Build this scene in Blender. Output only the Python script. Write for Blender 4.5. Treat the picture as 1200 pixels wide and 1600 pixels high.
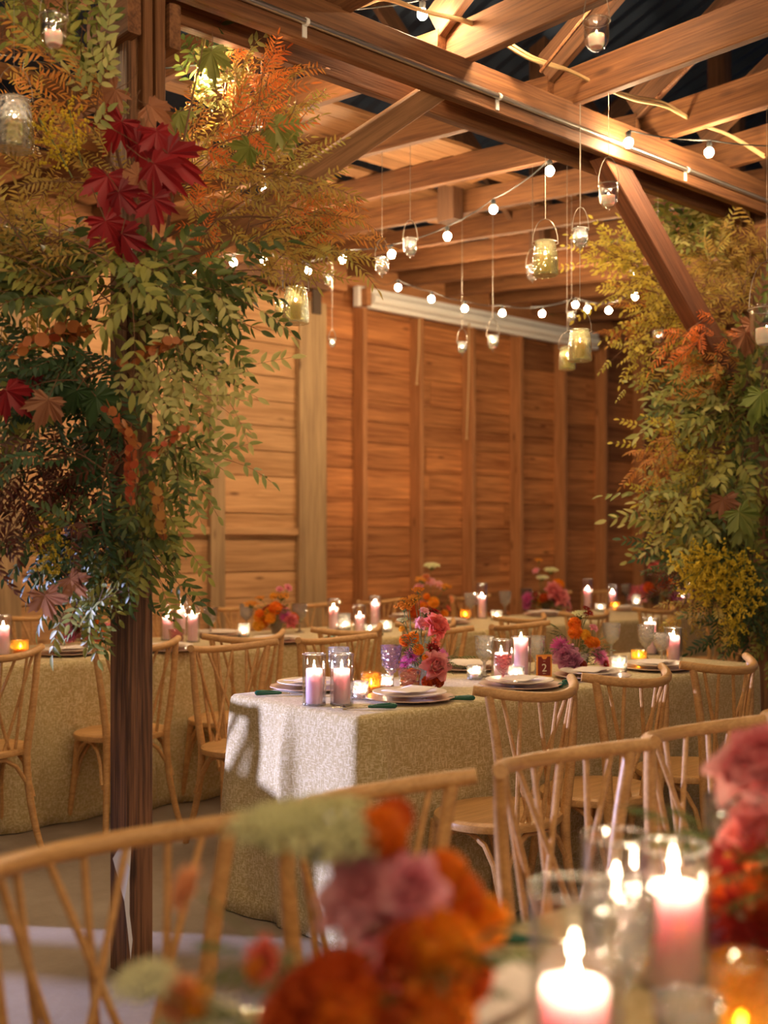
import bpy, math, random
from mathutils import Vector, Matrix, Euler
R = math.radians
random.seed(7)
scene = bpy.context.scene
for o in list(bpy.data.objects): bpy.data.objects.remove(o)
COL = scene.collection

# ------------------------------------------------------------------ camera, world, light, exposure
FPX, Y0, CH = 1760.0, 850.0, 1.32
TH = math.atan(1980 / FPX); S_, C_ = math.sin(TH), math.cos(TH)
cd = bpy.data.cameras.new('camera'); cam = bpy.data.objects.new('camera', cd); COL.objects.link(cam)
cam.location = (0, 0, CH); cam.rotation_euler = (R(90), 0, TH - R(90))
cd.sensor_fit = 'VERTICAL'; cd.sensor_height = 36; cd.lens = FPX / 1600 * 36
cd.shift_y = 50 / 1600; cd.clip_start = .05
cd.dof.use_dof = True; cd.dof.focus_distance = 3.95; cd.dof.aperture_fstop = 2.0
scene.camera = cam

w = bpy.data.worlds.new('dusk'); scene.world = w; w.use_nodes = True
w.node_tree.nodes['Background'].inputs[0].default_value = (.10, .17, .34, 1)
w.node_tree.nodes['Background'].inputs[1].default_value = .22
scene.view_settings.view_transform = 'Standard'; scene.view_settings.look = 'None'
scene.view_settings.exposure = 0.12; scene.view_settings.gamma = 1
scene.view_settings.use_curve_mapping = False

ld = bpy.data.lights.new('floodlight', 'SPOT'); lo = bpy.data.objects.new('floodlight', ld); COL.objects.link(lo)
lo.location = (-1.35, 7.25, 1.15)
lo.rotation_euler = (Vector((1.9, 3.2, .25)) - lo.location).to_track_quat('-Z', 'Y').to_euler()
ld.energy = 3400; ld.color = (.54, .57, 1.0); ld.spot_size = R(26); ld.spot_blend = .25; ld.shadow_soft_size = .03

BULB_E = 640.0     # emission of each string bulb
FLAME_E = 420.0
FILL_BULBS = [(x, y, 2.78) for y in (0.3, 1.5) for x in (.2, 1.1, 2.0, 2.9, 3.8, 4.7)] + [(-.3, 6.3, 3.0), (.5, 5.4, 2.9), (-.6, 4.2, 2.9), (.3, 2.8, 2.9), (-.9, 2.6, 2.9), (-.9, 1.2, 2.9), (6.8, 1.2, 3.0), (8.2, 2.4, 3.1)]  # unseen bulbs, added out of frame as warm fill light

# ------------------------------------------------------------------ helpers
def at(x, y, z):                      # picture point at depth z -> world
    r = (x - 600) / FPX * z
    return Vector((r * S_ + z * C_, -r * C_ + z * S_, CH - (y - Y0) / FPX * z))
def onH(x, y, H):
    return at(x, y, (CH - H) * FPX / (y - Y0))
def onV(x, y, v):
    t = (x - 600) / FPX; return at(x, y, v / (S_ - t * C_))
RIGHT = Vector((S_, -C_, 0)); UP = Vector((0, 0, 1)); FWD = Vector((C_, S_, 0))

class MB:
    def __init__(s): s.v = []; s.f = []; s.m = []; s.uv = None
    def add(s, vs, fs, mi=0, M=None):
        o = len(s.v)
        s.v += [tuple(M @ Vector(p)) if M is not None else tuple(p) for p in vs]
        s.f += [tuple(i + o for i in f) for f in fs]; s.m += [mi] * len(fs)
    def box(s, c, d, mi=0, M=None):
        x, y, z = c; a, b, e = [k / 2 for k in d]
        vs = [(x + i * a, y + j * b, z + k * e) for i in (-1, 1) for j in (-1, 1) for k in (-1, 1)]
        s.add(vs, [(0, 1, 3, 2), (4, 6, 7, 5), (0, 4, 5, 1), (2, 3, 7, 6), (0, 2, 6, 4), (1, 5, 7, 3)], mi, M)
    def tube(s, pts, rad, n=8, mi=0, caps=True, flat=1.0):
        pts = [Vector(p) for p in pts]
        if not isinstance(rad, (list, tuple)): rad = [rad] * len(pts)
        o = len(s.v); prev = None
        for i, p in enumerate(pts):
            t = (pts[min(i + 1, len(pts) - 1)] - pts[max(i - 1, 0)]).normalized()
            if prev is None:
                a = Vector((0, 0, 1)) if abs(t.z) < .9 else Vector((1, 0, 0))
                prev = t.cross(a).normalized()
            n1 = (prev - t * prev.dot(t)).normalized(); prev = n1; n2 = t.cross(n1)
            for k in range(n):
                q = 2 * math.pi * k / n
                s.v.append(tuple(p + (n1 * math.cos(q) + n2 * math.sin(q) * flat) * rad[i]))
        for i in range(len(pts) - 1):
            for k in range(n):
                a = o + i * n + k; b = o + i * n + (k + 1) % n
                s.f.append((a, b, b + n, a + n)); s.m.append(mi)
        if caps:
            s.f.append(tuple(o + k for k in range(n))[::-1]); s.m.append(mi)
            e = o + (len(pts) - 1) * n; s.f.append(tuple(e + k for k in range(n))); s.m.append(mi)
    def lathe(s, prof, n=24, c=(0, 0, 0), mi=0, rf=None):
        o = len(s.v); cx, cy, cz = c
        for (r, z) in prof:
            for k in range(n):
                q = 2 * math.pi * k / n; rr = r * (rf(q, z) if rf else 1)
                s.v.append((cx + rr * math.cos(q), cy + rr * math.sin(q), cz + z))
        for i in range(len(prof) - 1):
            for k in range(n):
                a = o + i * n + k; b = o + i * n + (k + 1) % n
                s.f.append((a, b, b + n, a + n)); s.m.append(mi)
    def disc(s, c, r, n=24, mi=0, up=True):
        o = len(s.v)
        for k in range(n):
            q = 2 * math.pi * k / n; s.v.append((c[0] + r * math.cos(q), c[1] + r * math.sin(q), c[2]))
        s.f.append(tuple(range(o, o + n)) if up else tuple(range(o + n - 1, o - 1, -1))); s.m.append(mi)
    def mesh(s, name, mats, smooth=True):
        me = bpy.data.meshes.new(name); me.from_pydata(s.v, [], s.f)
        if not isinstance(mats, (list, tuple)): mats = [mats]
        for m in mats: me.materials.append(m)
        me.polygons.foreach_set('material_index', s.m)
        me.polygons.foreach_set('use_smooth', [smooth] * len(s.f)); me.update()
        if smooth:
            try: me.set_sharp_from_angle(angle=R(42))
            except Exception: pass
        return me

def link(name, me, parent=None, loc=(0, 0, 0), rot=(0, 0, 0), sc=None, M=None):
    o = bpy.data.objects.new(name, me); COL.objects.link(o)
    if M is not None: o.matrix_local = M
    else:
        o.location = loc; o.rotation_euler = rot
        if sc is not None: o.scale = (sc,) * 3 if isinstance(sc, (int, float)) else sc
    if parent is not None: o.parent = parent
    return o
def tag(o, label, cat, group=None, kind=None):
    if label: o['label'] = label
    if cat: o['category'] = cat
    if group: o['group'] = group
    if kind: o['kind'] = kind
    return o
def thing(name, label, cat, loc=(0, 0, 0), rz=0, group=None):
    return tag(link(name, None, None, loc, (0, 0, rz)), label, cat, group)
def dup(root, loc, rz, label, group=None, sc=None):
    r = root.copy(); COL.objects.link(r); r.location = loc; r.rotation_euler = (0, 0, rz); r['label'] = label
    if sc: r.scale = (sc,) * 3
    if group: r['group'] = group
    for ch in list(root.children):
        c = ch.copy(); COL.objects.link(c); c.parent = r
        for g in ch.children:
            d = g.copy(); COL.objects.link(d); d.parent = c
    return r
def struct(o): o['kind'] = 'structure'; return o

# ------------------------------------------------------------------ materials
def newmat(name):
    m = bpy.data.materials.new(name); m.use_nodes = True
    nt = m.node_tree; b = nt.nodes['Principled BSDF']; return m, nt, b
def col(c): return (c[0], c[1], c[2], 1)
def plain(name, c, rough=.5, metal=0, **kw):
    m, nt, b = newmat(name); b.inputs['Base Color'].default_value = col(c)
    b.inputs['Roughness'].default_value = rough; b.inputs['Metallic'].default_value = metal
    for k, v in kw.items(): b.inputs[k.replace('_', ' ')].default_value = v
    return m
def emit(name, c, s):
    m, nt, b = newmat(name); b.inputs['Base Color'].default_value = col(c)
    b.inputs['Emission Color'].default_value = col(c); b.inputs['Emission Strength'].default_value = s; return m
def wood(name, c1, c2, scale=1.0, rough=.7, contrast=1.0, knots=True, island=.18, bump=.25):
    m, nt, b = newmat(name); N = nt.nodes; L = nt.links
    tc = N.new('ShaderNodeTexCoord'); oi = N.new('ShaderNodeObjectInfo'); geo = N.new('ShaderNodeNewGeometry')
    add = N.new('ShaderNodeVectorMath'); add.operation = 'ADD'
    mul = N.new('ShaderNodeVectorMath'); mul.operation = 'SCALE'; mul.inputs['Scale'].default_value = 37.0
    cmb = N.new('ShaderNodeCombineXYZ')
    sm = N.new('ShaderNodeMath'); sm.operation = 'ADD'
    L.new(oi.outputs['Random'], sm.inputs[0]); L.new(geo.outputs['Random Per Island'], sm.inputs[1])
    for i in range(3): L.new(sm.outputs[0], cmb.inputs[i])
    L.new(cmb.outputs[0], mul.inputs[0]); L.new(tc.outputs['Object'], add.inputs[0]); L.new(mul.outputs[0], add.inputs[1])
    mp = N.new('ShaderNodeMapping'); mp.inputs['Scale'].default_value = (.8 * scale, 14 * scale, 14 * scale)
    L.new(add.outputs[0], mp.inputs[0])
    n1 = N.new('ShaderNodeTexNoise'); n1.inputs['Scale'].default_value = 1.6; n1.inputs['Detail'].default_value = 6; n1.inputs['Distortion'].default_value = .8
    L.new(mp.outputs[0], n1.inputs['Vector'])
    mp2 = N.new('ShaderNodeMapping'); mp2.inputs['Scale'].default_value = (2.2 * scale, 60 * scale, 60 * scale); L.new(add.outputs[0], mp2.inputs[0])
    n2 = N.new('ShaderNodeTexNoise'); n2.inputs['Scale'].default_value = 2.0; n2.inputs['Detail'].default_value = 3
    L.new(mp2.outputs[0], n2.inputs['Vector'])
    mix = N.new('ShaderNodeMix'); mix.data_type = 'FLOAT'; mix.inputs[0].default_value = .48
    L.new(n1.outputs[0], mix.inputs[2]); L.new(n2.outputs[0], mix.inputs[3])
    cr = N.new('ShaderNodeValToRGB'); e = cr.color_ramp.elements
    e[0].position = .5 - .13 / contrast; e[0].color = col(c2); e[1].position = .5 + .12 / contrast; e[1].color = col(c1)
    L.new(mix.outputs[0], cr.inputs[0])
    last = cr.outputs[0]
    if knots:
        mk = N.new('ShaderNodeMapping'); mk.inputs['Scale'].default_value = (1.6, 5, 5); L.new(add.outputs[0], mk.inputs[0])
        vo = N.new('ShaderNodeTexVoronoi'); vo.inputs['Scale'].default_value = 1.3; L.new(mk.outputs[0], vo.inputs['Vector'])
        kr = N.new('ShaderNodeValToRGB'); k = kr.color_ramp.elements
        k[0].position = .05; k[0].color = (.3, .22, .18, 1); k[1].position = .13; k[1].color = (1, 1, 1, 1)
        L.new(vo.outputs['Distance'], kr.inputs[0])
        mm = N.new('ShaderNodeMix'); mm.data_type = 'RGBA'; mm.blend_type = 'MULTIPLY'; mm.inputs[0].default_value = .8
        L.new(last, mm.inputs[6]); L.new(kr.outputs[0], mm.inputs[7]); last = mm.outputs[2]
    hs = N.new('ShaderNodeHueSaturation'); mr = N.new('ShaderNodeMapRange')
    mr.inputs['To Min'].default_value = 1 - island; mr.inputs['To Max'].default_value = 1 + island
    L.new(geo.outputs['Random Per Island'], mr.inputs[0]); L.new(mr.outputs[0], hs.inputs['Value']); L.new(last, hs.inputs['Color'])
    L.new(hs.outputs[0], b.inputs['Base Color'])
    bp = N.new('ShaderNodeBump'); bp.inputs['Strength'].default_value = bump; bp.inputs['Distance'].default_value = .01
    L.new(mix.outputs[0], bp.inputs['Height']); L.new(bp.outputs[0], b.inputs['Normal'])
    b.inputs['Roughness'].default_value = rough
    return m
def leafmat(name, cols, trans=.35, rough=.5):
    m, nt, b = newmat(name); N = nt.nodes; L = nt.links
    geo = N.new('ShaderNodeNewGeometry'); oi = N.new('ShaderNodeObjectInfo')
    mx = N.new('ShaderNodeMix'); mx.data_type = 'FLOAT'; mx.inputs[0].default_value = .6
    L.new(geo.outputs['Random Per Island'], mx.inputs[2]); L.new(oi.outputs['Random'], mx.inputs[3])
    cr = N.new('ShaderNodeValToRGB'); el = cr.color_ramp.elements
    for i, c in enumerate(cols):
        p = .27 + .46 * i / max(1, len(cols) - 1)
        if i < 2: el[i].position = p; el[i].color = col(c)
        else: q = el.new(p); q.color = col(c)
    L.new(mx.outputs[0], cr.inputs[0]); L.new(cr.outputs[0], b.inputs['Base Color'])
    b.inputs['Roughness'].default_value = rough
    tr = N.new('ShaderNodeBsdfTranslucent'); L.new(cr.outputs[0], tr.inputs[0])
    ms = N.new('ShaderNodeMixShader'); ms.inputs[0].default_value = trans
    L.new(b.outputs[0], ms.inputs[1]); L.new(tr.outputs[0], ms.inputs[2])
    L.new(ms.outputs[0], N['Material Output'].inputs[0])
    return m
def glass(name, tint=(1, 1, 1), refl=1.0, rough=.03, facet=0.0, fscale=60):
    m, nt, b = newmat(name); N = nt.nodes; L = nt.links; N.remove(b)
    tr = N.new('ShaderNodeBsdfTransparent'); tr.inputs[0].default_value = col(tint)
    gl = N.new('ShaderNodeBsdfGlossy'); gl.inputs['Roughness'].default_value = rough
    fr = N.new('ShaderNodeLayerWeight'); fr.inputs[0].default_value = .35
    cr = N.new('ShaderNodeMapRange'); cr.inputs['To Min'].default_value = .12 * refl; cr.inputs['To Max'].default_value = .95 * refl
    L.new(fr.outputs['Facing'], cr.inputs[0])
    pw = N.new('ShaderNodeMath'); pw.operation = 'POWER'; pw.inputs[1].default_value = 1.6
    L.new(cr.outputs[0], pw.inputs[0])
    ad = N.new('ShaderNodeMath'); ad.operation = 'ADD'; ad.inputs[1].default_value = .04; L.new(pw.outputs[0], ad.inputs[0])
    ms = N.new('ShaderNodeMixShader'); L.new(ad.outputs[0], ms.inputs[0])
    L.new(tr.outputs[0], ms.inputs[1]); L.new(gl.outputs[0], ms.inputs[2])
    if facet:
        tc = N.new('ShaderNodeTexCoord'); vo = N.new('ShaderNodeTexVoronoi'); vo.inputs['Scale'].default_value = fscale
        L.new(tc.outputs['Object'], vo.inputs['Vector'])
        bp = N.new('ShaderNodeBump'); bp.inputs['Strength'].default_value = facet; bp.inputs['Distance'].default_value = .01
        L.new(vo.outputs['Distance'], bp.inputs['Height']); L.new(bp.outputs[0], gl.inputs['Normal']); L.new(bp.outputs[0], fr.inputs['Normal'])
        # pressed glass: the cut pattern bends the light behind it, so some of it scatters
        df = N.new('ShaderNodeBsdfRefraction'); df.inputs['IOR'].default_value = 1.25; df.inputs['Roughness'].default_value = .1
        df.inputs[0].default_value = col(tint); L.new(bp.outputs[0], df.inputs['Normal'])
        m2 = N.new('ShaderNodeMixShader'); m2.inputs[0].default_value = .25
        L.new(tr.outputs[0], m2.inputs[1]); L.new(df.outputs[0], m2.inputs[2])
        tl = N.new('ShaderNodeBsdfTranslucent'); tl.inputs[0].default_value = col(tint)
        m3 = N.new('ShaderNodeMixShader'); m3.inputs[0].default_value = .24
        L.new(m2.outputs[0], m3.inputs[1]); L.new(tl.outputs[0], m3.inputs[2]); L.new(m3.outputs[0], ms.inputs[1])
    L.new(ms.outputs[0], N['Material Output'].inputs[0]); return m

M_beam = wood('barn_timber', (.28, .118, .042), (.12, .042, .014), bump=.35)
M_post = wood('weathered_post', (.27, .12, .05), (.07, .028, .012), contrast=1.3, bump=.7)
M_wall = wood('wall_plank', (.60, .245, .08), (.27, .09, .026), scale=.7, island=.34)
M_stud = wood('stud_wood', (.50, .22, .085), (.30, .12, .04))
M_door = wood('door_plank', (.58, .32, .14), (.34, .165, .06), scale=.7, island=.14)
M_stile = wood('door_stile', (.42, .27, .13), (.25, .15, .07), scale=.8)
M_slat = wood('skip_board', (.40, .19, .075), (.22, .10, .035))
M_dark = wood('attic_timber', (.22, .10, .045), (.09, .04, .02))
M_chair = wood('ash_bentwood', (.64, .36, .135), (.46, .235, .075), scale=1.6, rough=.42, knots=False, island=.06, bump=.06)
M_roof = plain('roof_metal', (.035, .06, .11), .45, .6)
M_steel = plain('conduit_steel', (.55, .5, .45), .3, .9)
M_wire = plain('wire', (.45, .4, .34), .35, .9)
M_cord = plain('black_cord', (.02, .02, .02), .5)
M_cable = plain('yellow_cable', (.62, .42, .2), .6)
M_white = plain('white_enamel', (.92, .90, .86), .3)
M_brace = wood('red_brace', (.24, .085, .034), (.12, .038, .016), bump=.35)
M_glass = glass('clear_glass', refl=1.0, rough=.06)
M_rim = glass('glass_rim', refl=1.9, rough=.15, facet=.4, fscale=120)
M_press = glass('pressed_glass', (.95, .95, .95), 1.3, .12, .9, 70)
M_presslav = glass('lavender_pressed_glass', (.80, .64, .78), 1.3, .12, .9, 70)
M_pinkg = glass('pink_glass', (.86, .48, .50), 1.2, .05, .6, 90)
M_amber = glass('amber_glass', (.95, .58, .12), 1.2, .08, .5, 120)
M_smoke = glass('smoked_glass', (.74, .68, .64), 1.2, .14, .6, 70)
M_yellowg = glass('yellow_glass', (.93, .91, .70), 1.2, .1, .5, 70)
M_bulb = emit('bulb_glow', (1, .72, .42), BULB_E)
M_flame = emit('flame', (1, .74, .45), FLAME_E)
M_wax = plain('pink_wax', (.96, .62, .68), .45, 0, Subsurface_Weight=.7, Subsurface_Scale=.05)
M_wax.node_tree.nodes['Principled BSDF'].inputs['Subsurface Radius'].default_value = (1, .85, .85)
M_waxw = plain('white_wax', (.85, .78, .66), .45, 0, Subsurface_Weight=.9, Subsurface_Scale=.03)
M_waxy = plain('yellow_wax', (.85, .66, .10), .45, 0, Subsurface_Weight=.7, Subsurface_Scale=.02)
M_wick = plain('wick', (.03, .02, .02), .9)
M_plate = plain('stoneware', (.80, .70, .60), .35)
M_charger = plain('blush_charger', (.70, .50, .40), .3)
M_paper = plain('menu_paper', (.82, .72, .66), .8)
M_green = plain('green_resin_handle', (.012, .10, .065), .25)
M_silver = plain('cutlery_steel', (.75, .68, .58), .2, 1)
M_table = plain('table_laminate', (.55, .5, .42), .5)
M_orange = plain('orange_card', (.86, .30, .04), .6)
M_maroon = plain('maroon_card', (.22, .02, .012), .6)
M_ink = plain('cream_ink', (.85, .75, .55), .6)

def cloth_mat():
    m, nt, b = newmat('jacquard_cloth'); N = nt.nodes; L = nt.links
    tc = N.new('ShaderNodeTexCoord')
    ns = []
    for sc in ((60, 60, 210), (190, 190, 55)):
        mp = N.new('ShaderNodeMapping'); mp.inputs['Scale'].default_value = sc; L.new(tc.outputs['Object'], mp.inputs[0])
        n = N.new('ShaderNodeTexNoise'); n.inputs['Scale'].default_value = 1.0; n.inputs['Detail'].default_value = 2
        L.new(mp.outputs[0], n.inputs[0]); ns.append(n)
    mx = N.new('ShaderNodeMath'); mx.operation = 'MAXIMUM'; L.new(ns[0].outputs[0], mx.inputs[0]); L.new(ns[1].outputs[0], mx.inputs[1])
    cr = N.new('ShaderNodeValToRGB'); e = cr.color_ramp.elements
    e[0].position = .49; e[0].color = (.45, .33, .13, 1); e[1].position = .66; e[1].color = (.68, .56, .32, 1)
    L.new(mx.outputs[0], cr.inputs[0]); L.new(cr.outputs[0], b.inputs['Base Color']); b.inputs['Roughness'].default_value = .8
    b.inputs['Sheen Weight'].default_value = .2
    bp = N.new('ShaderNodeBump'); bp.inputs['Strength'].default_value = .25; bp.inputs['Distance'].default_value = .004
    L.new(mx.outputs[0], bp.inputs['Height']); L.new(bp.outputs[0], b.inputs['Normal'])
    return m
M_cloth = cloth_mat()
def floor_mat():
    m, nt, b = newmat('concrete'); N = nt.nodes; L = nt.links
    tc = N.new('ShaderNodeTexCoord')
    n = N.new('ShaderNodeTexNoise'); n.inputs['Scale'].default_value = 1.3; n.inputs['Detail'].default_value = 9; n.inputs['Roughness'].default_value = .65
    L.new(tc.outputs['Object'], n.inputs[0])
    cr = N.new('ShaderNodeValToRGB'); e = cr.color_ramp.elements
    e[0].position = .32; e[0].color = (.19, .14, .10, 1); e[1].position = .68; e[1].color = (.36, .29, .22, 1)
    L.new(n.outputs[0], cr.inputs[0]); L.new(cr.outputs[0], b.inputs['Base Color']); b.inputs['Roughness'].default_value = .75
    n2 = N.new('ShaderNodeTexNoise'); n2.inputs['Scale'].default_value = 40; L.new(tc.outputs['Object'], n2.inputs[0])
    bp = N.new('ShaderNodeBump'); bp.inputs['Strength'].default_value = .2; bp.inputs['Distance'].default_value = .005
    L.new(n2.outputs[0], bp.inputs['Height']); L.new(bp.outputs[0], b.inputs['Normal'])
    return m
M_floor = floor_mat()

# ------------------------------------------------------------------ boards: local X runs along the length
def board(name, a, b, wid, thk, mat, parent=None, side=None, bev=.004):
    """a,b centre-line ends; wid = size along 'side' direction's normal (vertical-ish), thk = size along side"""
    a, b = Vector(a), Vector(b); X = (b - a).normalized(); Ln = (b - a).length
    side = Vector(side) if side else (UP.cross(X) if abs(X.z) < .95 else Vector((0, 1, 0)))
    Y = (side - X * side.dot(X)).normalized(); Z = X.cross(Y)
    m = MB(); c = bev
    sec = [(-thk / 2 + c, -wid / 2), (thk / 2 - c, -wid / 2), (thk / 2, -wid / 2 + c), (thk / 2, wid / 2 - c), (thk / 2 - c, wid / 2), (-thk / 2 + c, wid / 2), (-thk / 2, wid / 2 - c), (-thk / 2, -wid / 2 + c)]
    vs = [(x, y, z) for x in (-Ln / 2, Ln / 2) for (y, z) in sec]
    fs = [(k, (k + 1) % 8, 8 + (k + 1) % 8, 8 + k) for k in range(8)] + [tuple(range(7, -1, -1)), tuple(range(8, 16))]
    m.add(vs, fs)
    me = m.mesh(name, mat, smooth=False)
    M = Matrix.Translation((a + b) / 2) @ Matrix((X, Y, Z)).transposed().to_4x4()
    return link(name, me, parent, M=M)

# ------------------------------------------------------------------ room
m = MB(); m.box((5, 2.5, -.05), (30, 14, .1)); struct(link('floor', m.mesh('floor', M_floor, False)))
WV = 7.5
m = MB(); m.box((6, WV + .06, 2.0), (26, .04, 4.2)); 
rz = 0.0; k = 0
while rz < 3.75:
    hh = random.choice((.235, .25, .185, .26)); x = -6.0
    while x < 18:
        ln = random.uniform(2.4, 4.8)
        m.box((x + ln / 2, WV + .02 + random.uniform(-.003, .003), rz + hh / 2), (ln - .004, .035, hh - .007)); x += ln
    rz += hh
wall = struct(link('wall_back', m.mesh('wall_back', M_wall, False)))
k = 0; u = 6.31
for k in range(-9, 12):
    u = 6.33 + k * .675
    if u < 5.9 and u > 2.2: continue
    struct(board('wall_stud', (u, WV - .07, 0), (u, WV - .07, 3.42), .05, .14, M_stud, side=(0, 1, 0), parent=wall))
struct(board('wall_plate', (-4, WV - .1, 3.62), (16, WV - .1, 3.62), .19, .1, M_stud, parent=wall, side=(0, 1, 0)))
# sliding door
door = struct(link('door_1', None, None, (0, 0, 0)))
DV = 7.28
m = MB(); z = .1
while z < 3.25:
    hh = random.choice((.2, .26, .3))
    m.box((3.4, DV + .05, min(z + hh / 2, 3.2)), (4.8, .03, hh - .008)); z += hh
struct(link('door_panel', m.mesh('door_panel', M_door, False), door))
for (u, wd) in ((5.68, .28), (4.76, .13), (3.1, .2), (1.3, .2)):
    struct(board('door_stile', (u, DV, .08), (u, DV, 3.3), wd, .05, M_stile, parent=door, side=(0, 1, 0)))
for (zz, wd) in ((3.17, .28), (1.42, .06), (.2, .24)):
    struct(board('door_rail', (1.0, DV + .01, zz), (5.55, DV + .01, zz), wd, .035, M_door, parent=door, side=(0, 1, 0)))
for u in (5.68, 3.1): 
    struct(board('door_hanger', (u + .02, DV - .04, 3.2), (u + .02, DV - .04, 3.42), .09, .02, plain('hanger_iron', (.09, .06, .04), .6, .5), parent=door, side=(0, 1, 0)))
struct(board('door_track', (0, DV - .02, 3.44), (5.8, DV - .02, 3.44), .09, .12, M_dark, parent=door, side=(0, 1, 0)))
struct(board('door_header', (0, WV - .12, 3.56), (6.1, WV - .12, 3.56), .2, .1, M_stud, parent=wall, side=(0, 1, 0)))

# light fitting along the wall
t = thing('batten_light', 'long white unlit batten light along the top of the plank wall', 'light fitting', (6.25, WV - .17, 3.44))
m = MB(); m.box((1.62, .03, 0), (3.3, .06, .17)); link('housing', m.mesh('housing', M_white, False), t)
m = MB(); m.tube([(.1, -.03, -.01), (3.2, -.03, -.01)], .045, 12); link('diffuser', m.mesh('diffuser', plain('diffuser_plastic', (.95, .93, .88), .2)), t)
m = MB(); m.box((.03, -.03, -.01), (.05, .09, .15)); link('end_cap', m.mesh('end_cap', M_stud, False), t)
for nm, px, y1, y2, lab in (('pull_cord', 655, 497, 600, 'pale cord hanging from the left of the wall light'), ('pull_cord', 733, 505, 685, 'pale pull cord with a bead hanging in front of the third stud')):
    a, b = onV(px, y1, WV - .2), onV(px - 4, y2, WV - .2)
    m = MB(); m.tube([a, (a + b) / 2 + Vector((.01, 0, 0)), b], .006, 6); m.lathe([(0, -.015), (.014, 0), (0, .015)], 8, tuple(b))
    tag(link(nm, m.mesh(nm, M_cable)), lab, 'cord')

# frame of posts and beam
PV = 3.15
def post(u, label):
    t = thing('barn_post', label, 'post', (u, PV, 0))
    board('timber', (0, .0, 0), (0, .0, 3.2), .105, .07, M_post, t, side=(1, 0, 0))
    board('side_board', (-.045, -.012, 0), (-.045, -.012, 2.98), .11, .035, M_post, t, side=(1, 0, 0))
    for dx in (.0, .045):
        board('cleat', (dx - .002, -.07, 2.66), (dx - .002, -.07, 3.04), .036, .034, M_beam, t, side=(1, 0, 0))
    board('corbel', (-.068, -.12, 2.93), (-.068, .14, 2.93), .15, .045, M_beam, t, side=(1, 0, 0))
    board('block', (.085, -.1, 2.93), (.085, .1, 2.93), .14, .04, M_beam, t, side=(1, 0, 0))
    return t
p1 = post(1.757, 'tall brown wooden post on the left, wrapped in autumn foliage')
p2 = post(5.50, 'wooden post at the right edge, wrapped in yellow foliage')
tag(board('barn_post', (-.42, 6.02, 0), (-.42, 6.02, 3.4), .07, .07, M_post, side=(1, 0, 0)), 'unseen slim post added to keep the cool light off the left post', 'post')  # added unseen blocker: its shadow falls across the left post
m = MB()
pts = [(-.098, -.03, .36), (-.092, -.075, .41), (-.06, -.085, .40), (-.035, -.085, .42), (-.05, -.086, .3), (-.05, -.086, .2), (-.035, -.09, .12), (-.045, -.088, .06), (-.06, -.087, .14), (-.08, -.084, .24)]
pts = [(x * .55 - .038, y, z) for (x, y, z) in pts]
m.add(pts + [(-.07, -.095, .34)], [(0, 1, 10), (1, 2, 10), (2, 3, 10), (3, 4, 10), (4, 5, 10), (5, 9, 10), (9, 0, 10), (5, 6, 8), (5, 8, 9), (6, 7, 8)])
tag(link('paper_scrap', m.mesh('paper_scrap', plain('torn_paper', (.8, .78, .78), .9)), p1), 'torn white paper scrap stapled near the foot of the post', None)
t = tag(board('front_beam', (-1.5, 3.09, 3.13), (8.2, 3.09, 3.13), .17, .045, M_beam), 'wooden beam board on the near side of the posts with a steel pipe along it', 'beam')
tag(board('back_beam', (-1.5, 3.235, 3.11), (8.2, 3.235, 3.11), .16, .045, M_beam), 'wooden beam board on the far side of the posts, in shadow', 'beam')
t = thing('conduit_pipe', 'long straight steel conduit pipe clipped along the front beam', 'pipe', (-1.5, 3.055, 3.105))
m = MB(); m.tube([(0, 0, 0), (9.6, 0, 0)], .0115, 10); link('pipe', m.mesh('pipe', M_steel), t)
for u in (2.36, 3.33, 4.65, 5.7):
    m = MB(); m.tube([(u + 1.5 - .006, 0, 0), (u + 1.5 + .006, 0, 0)], .0145, 10); m.box((u + 1.5, .01, -.028), (.018, .006, .045)); link('clip', m.mesh('clip', M_white, False), t)
tag(board('knee_brace', (3.06, PV, 3.08), (1.83, PV, 2.16), .085, .075, M_slat, side=(0, 1, 0)), 'light wooden knee brace rising from the left post to the beam', 'brace')
tag(board('knee_brace', (4.12, PV, 3.1), (5.42, PV, 1.97), .13, .085, M_brace, side=(0, 1, 0)), 'dark reddish knee brace sloping down to the right post', 'brace')

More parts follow.
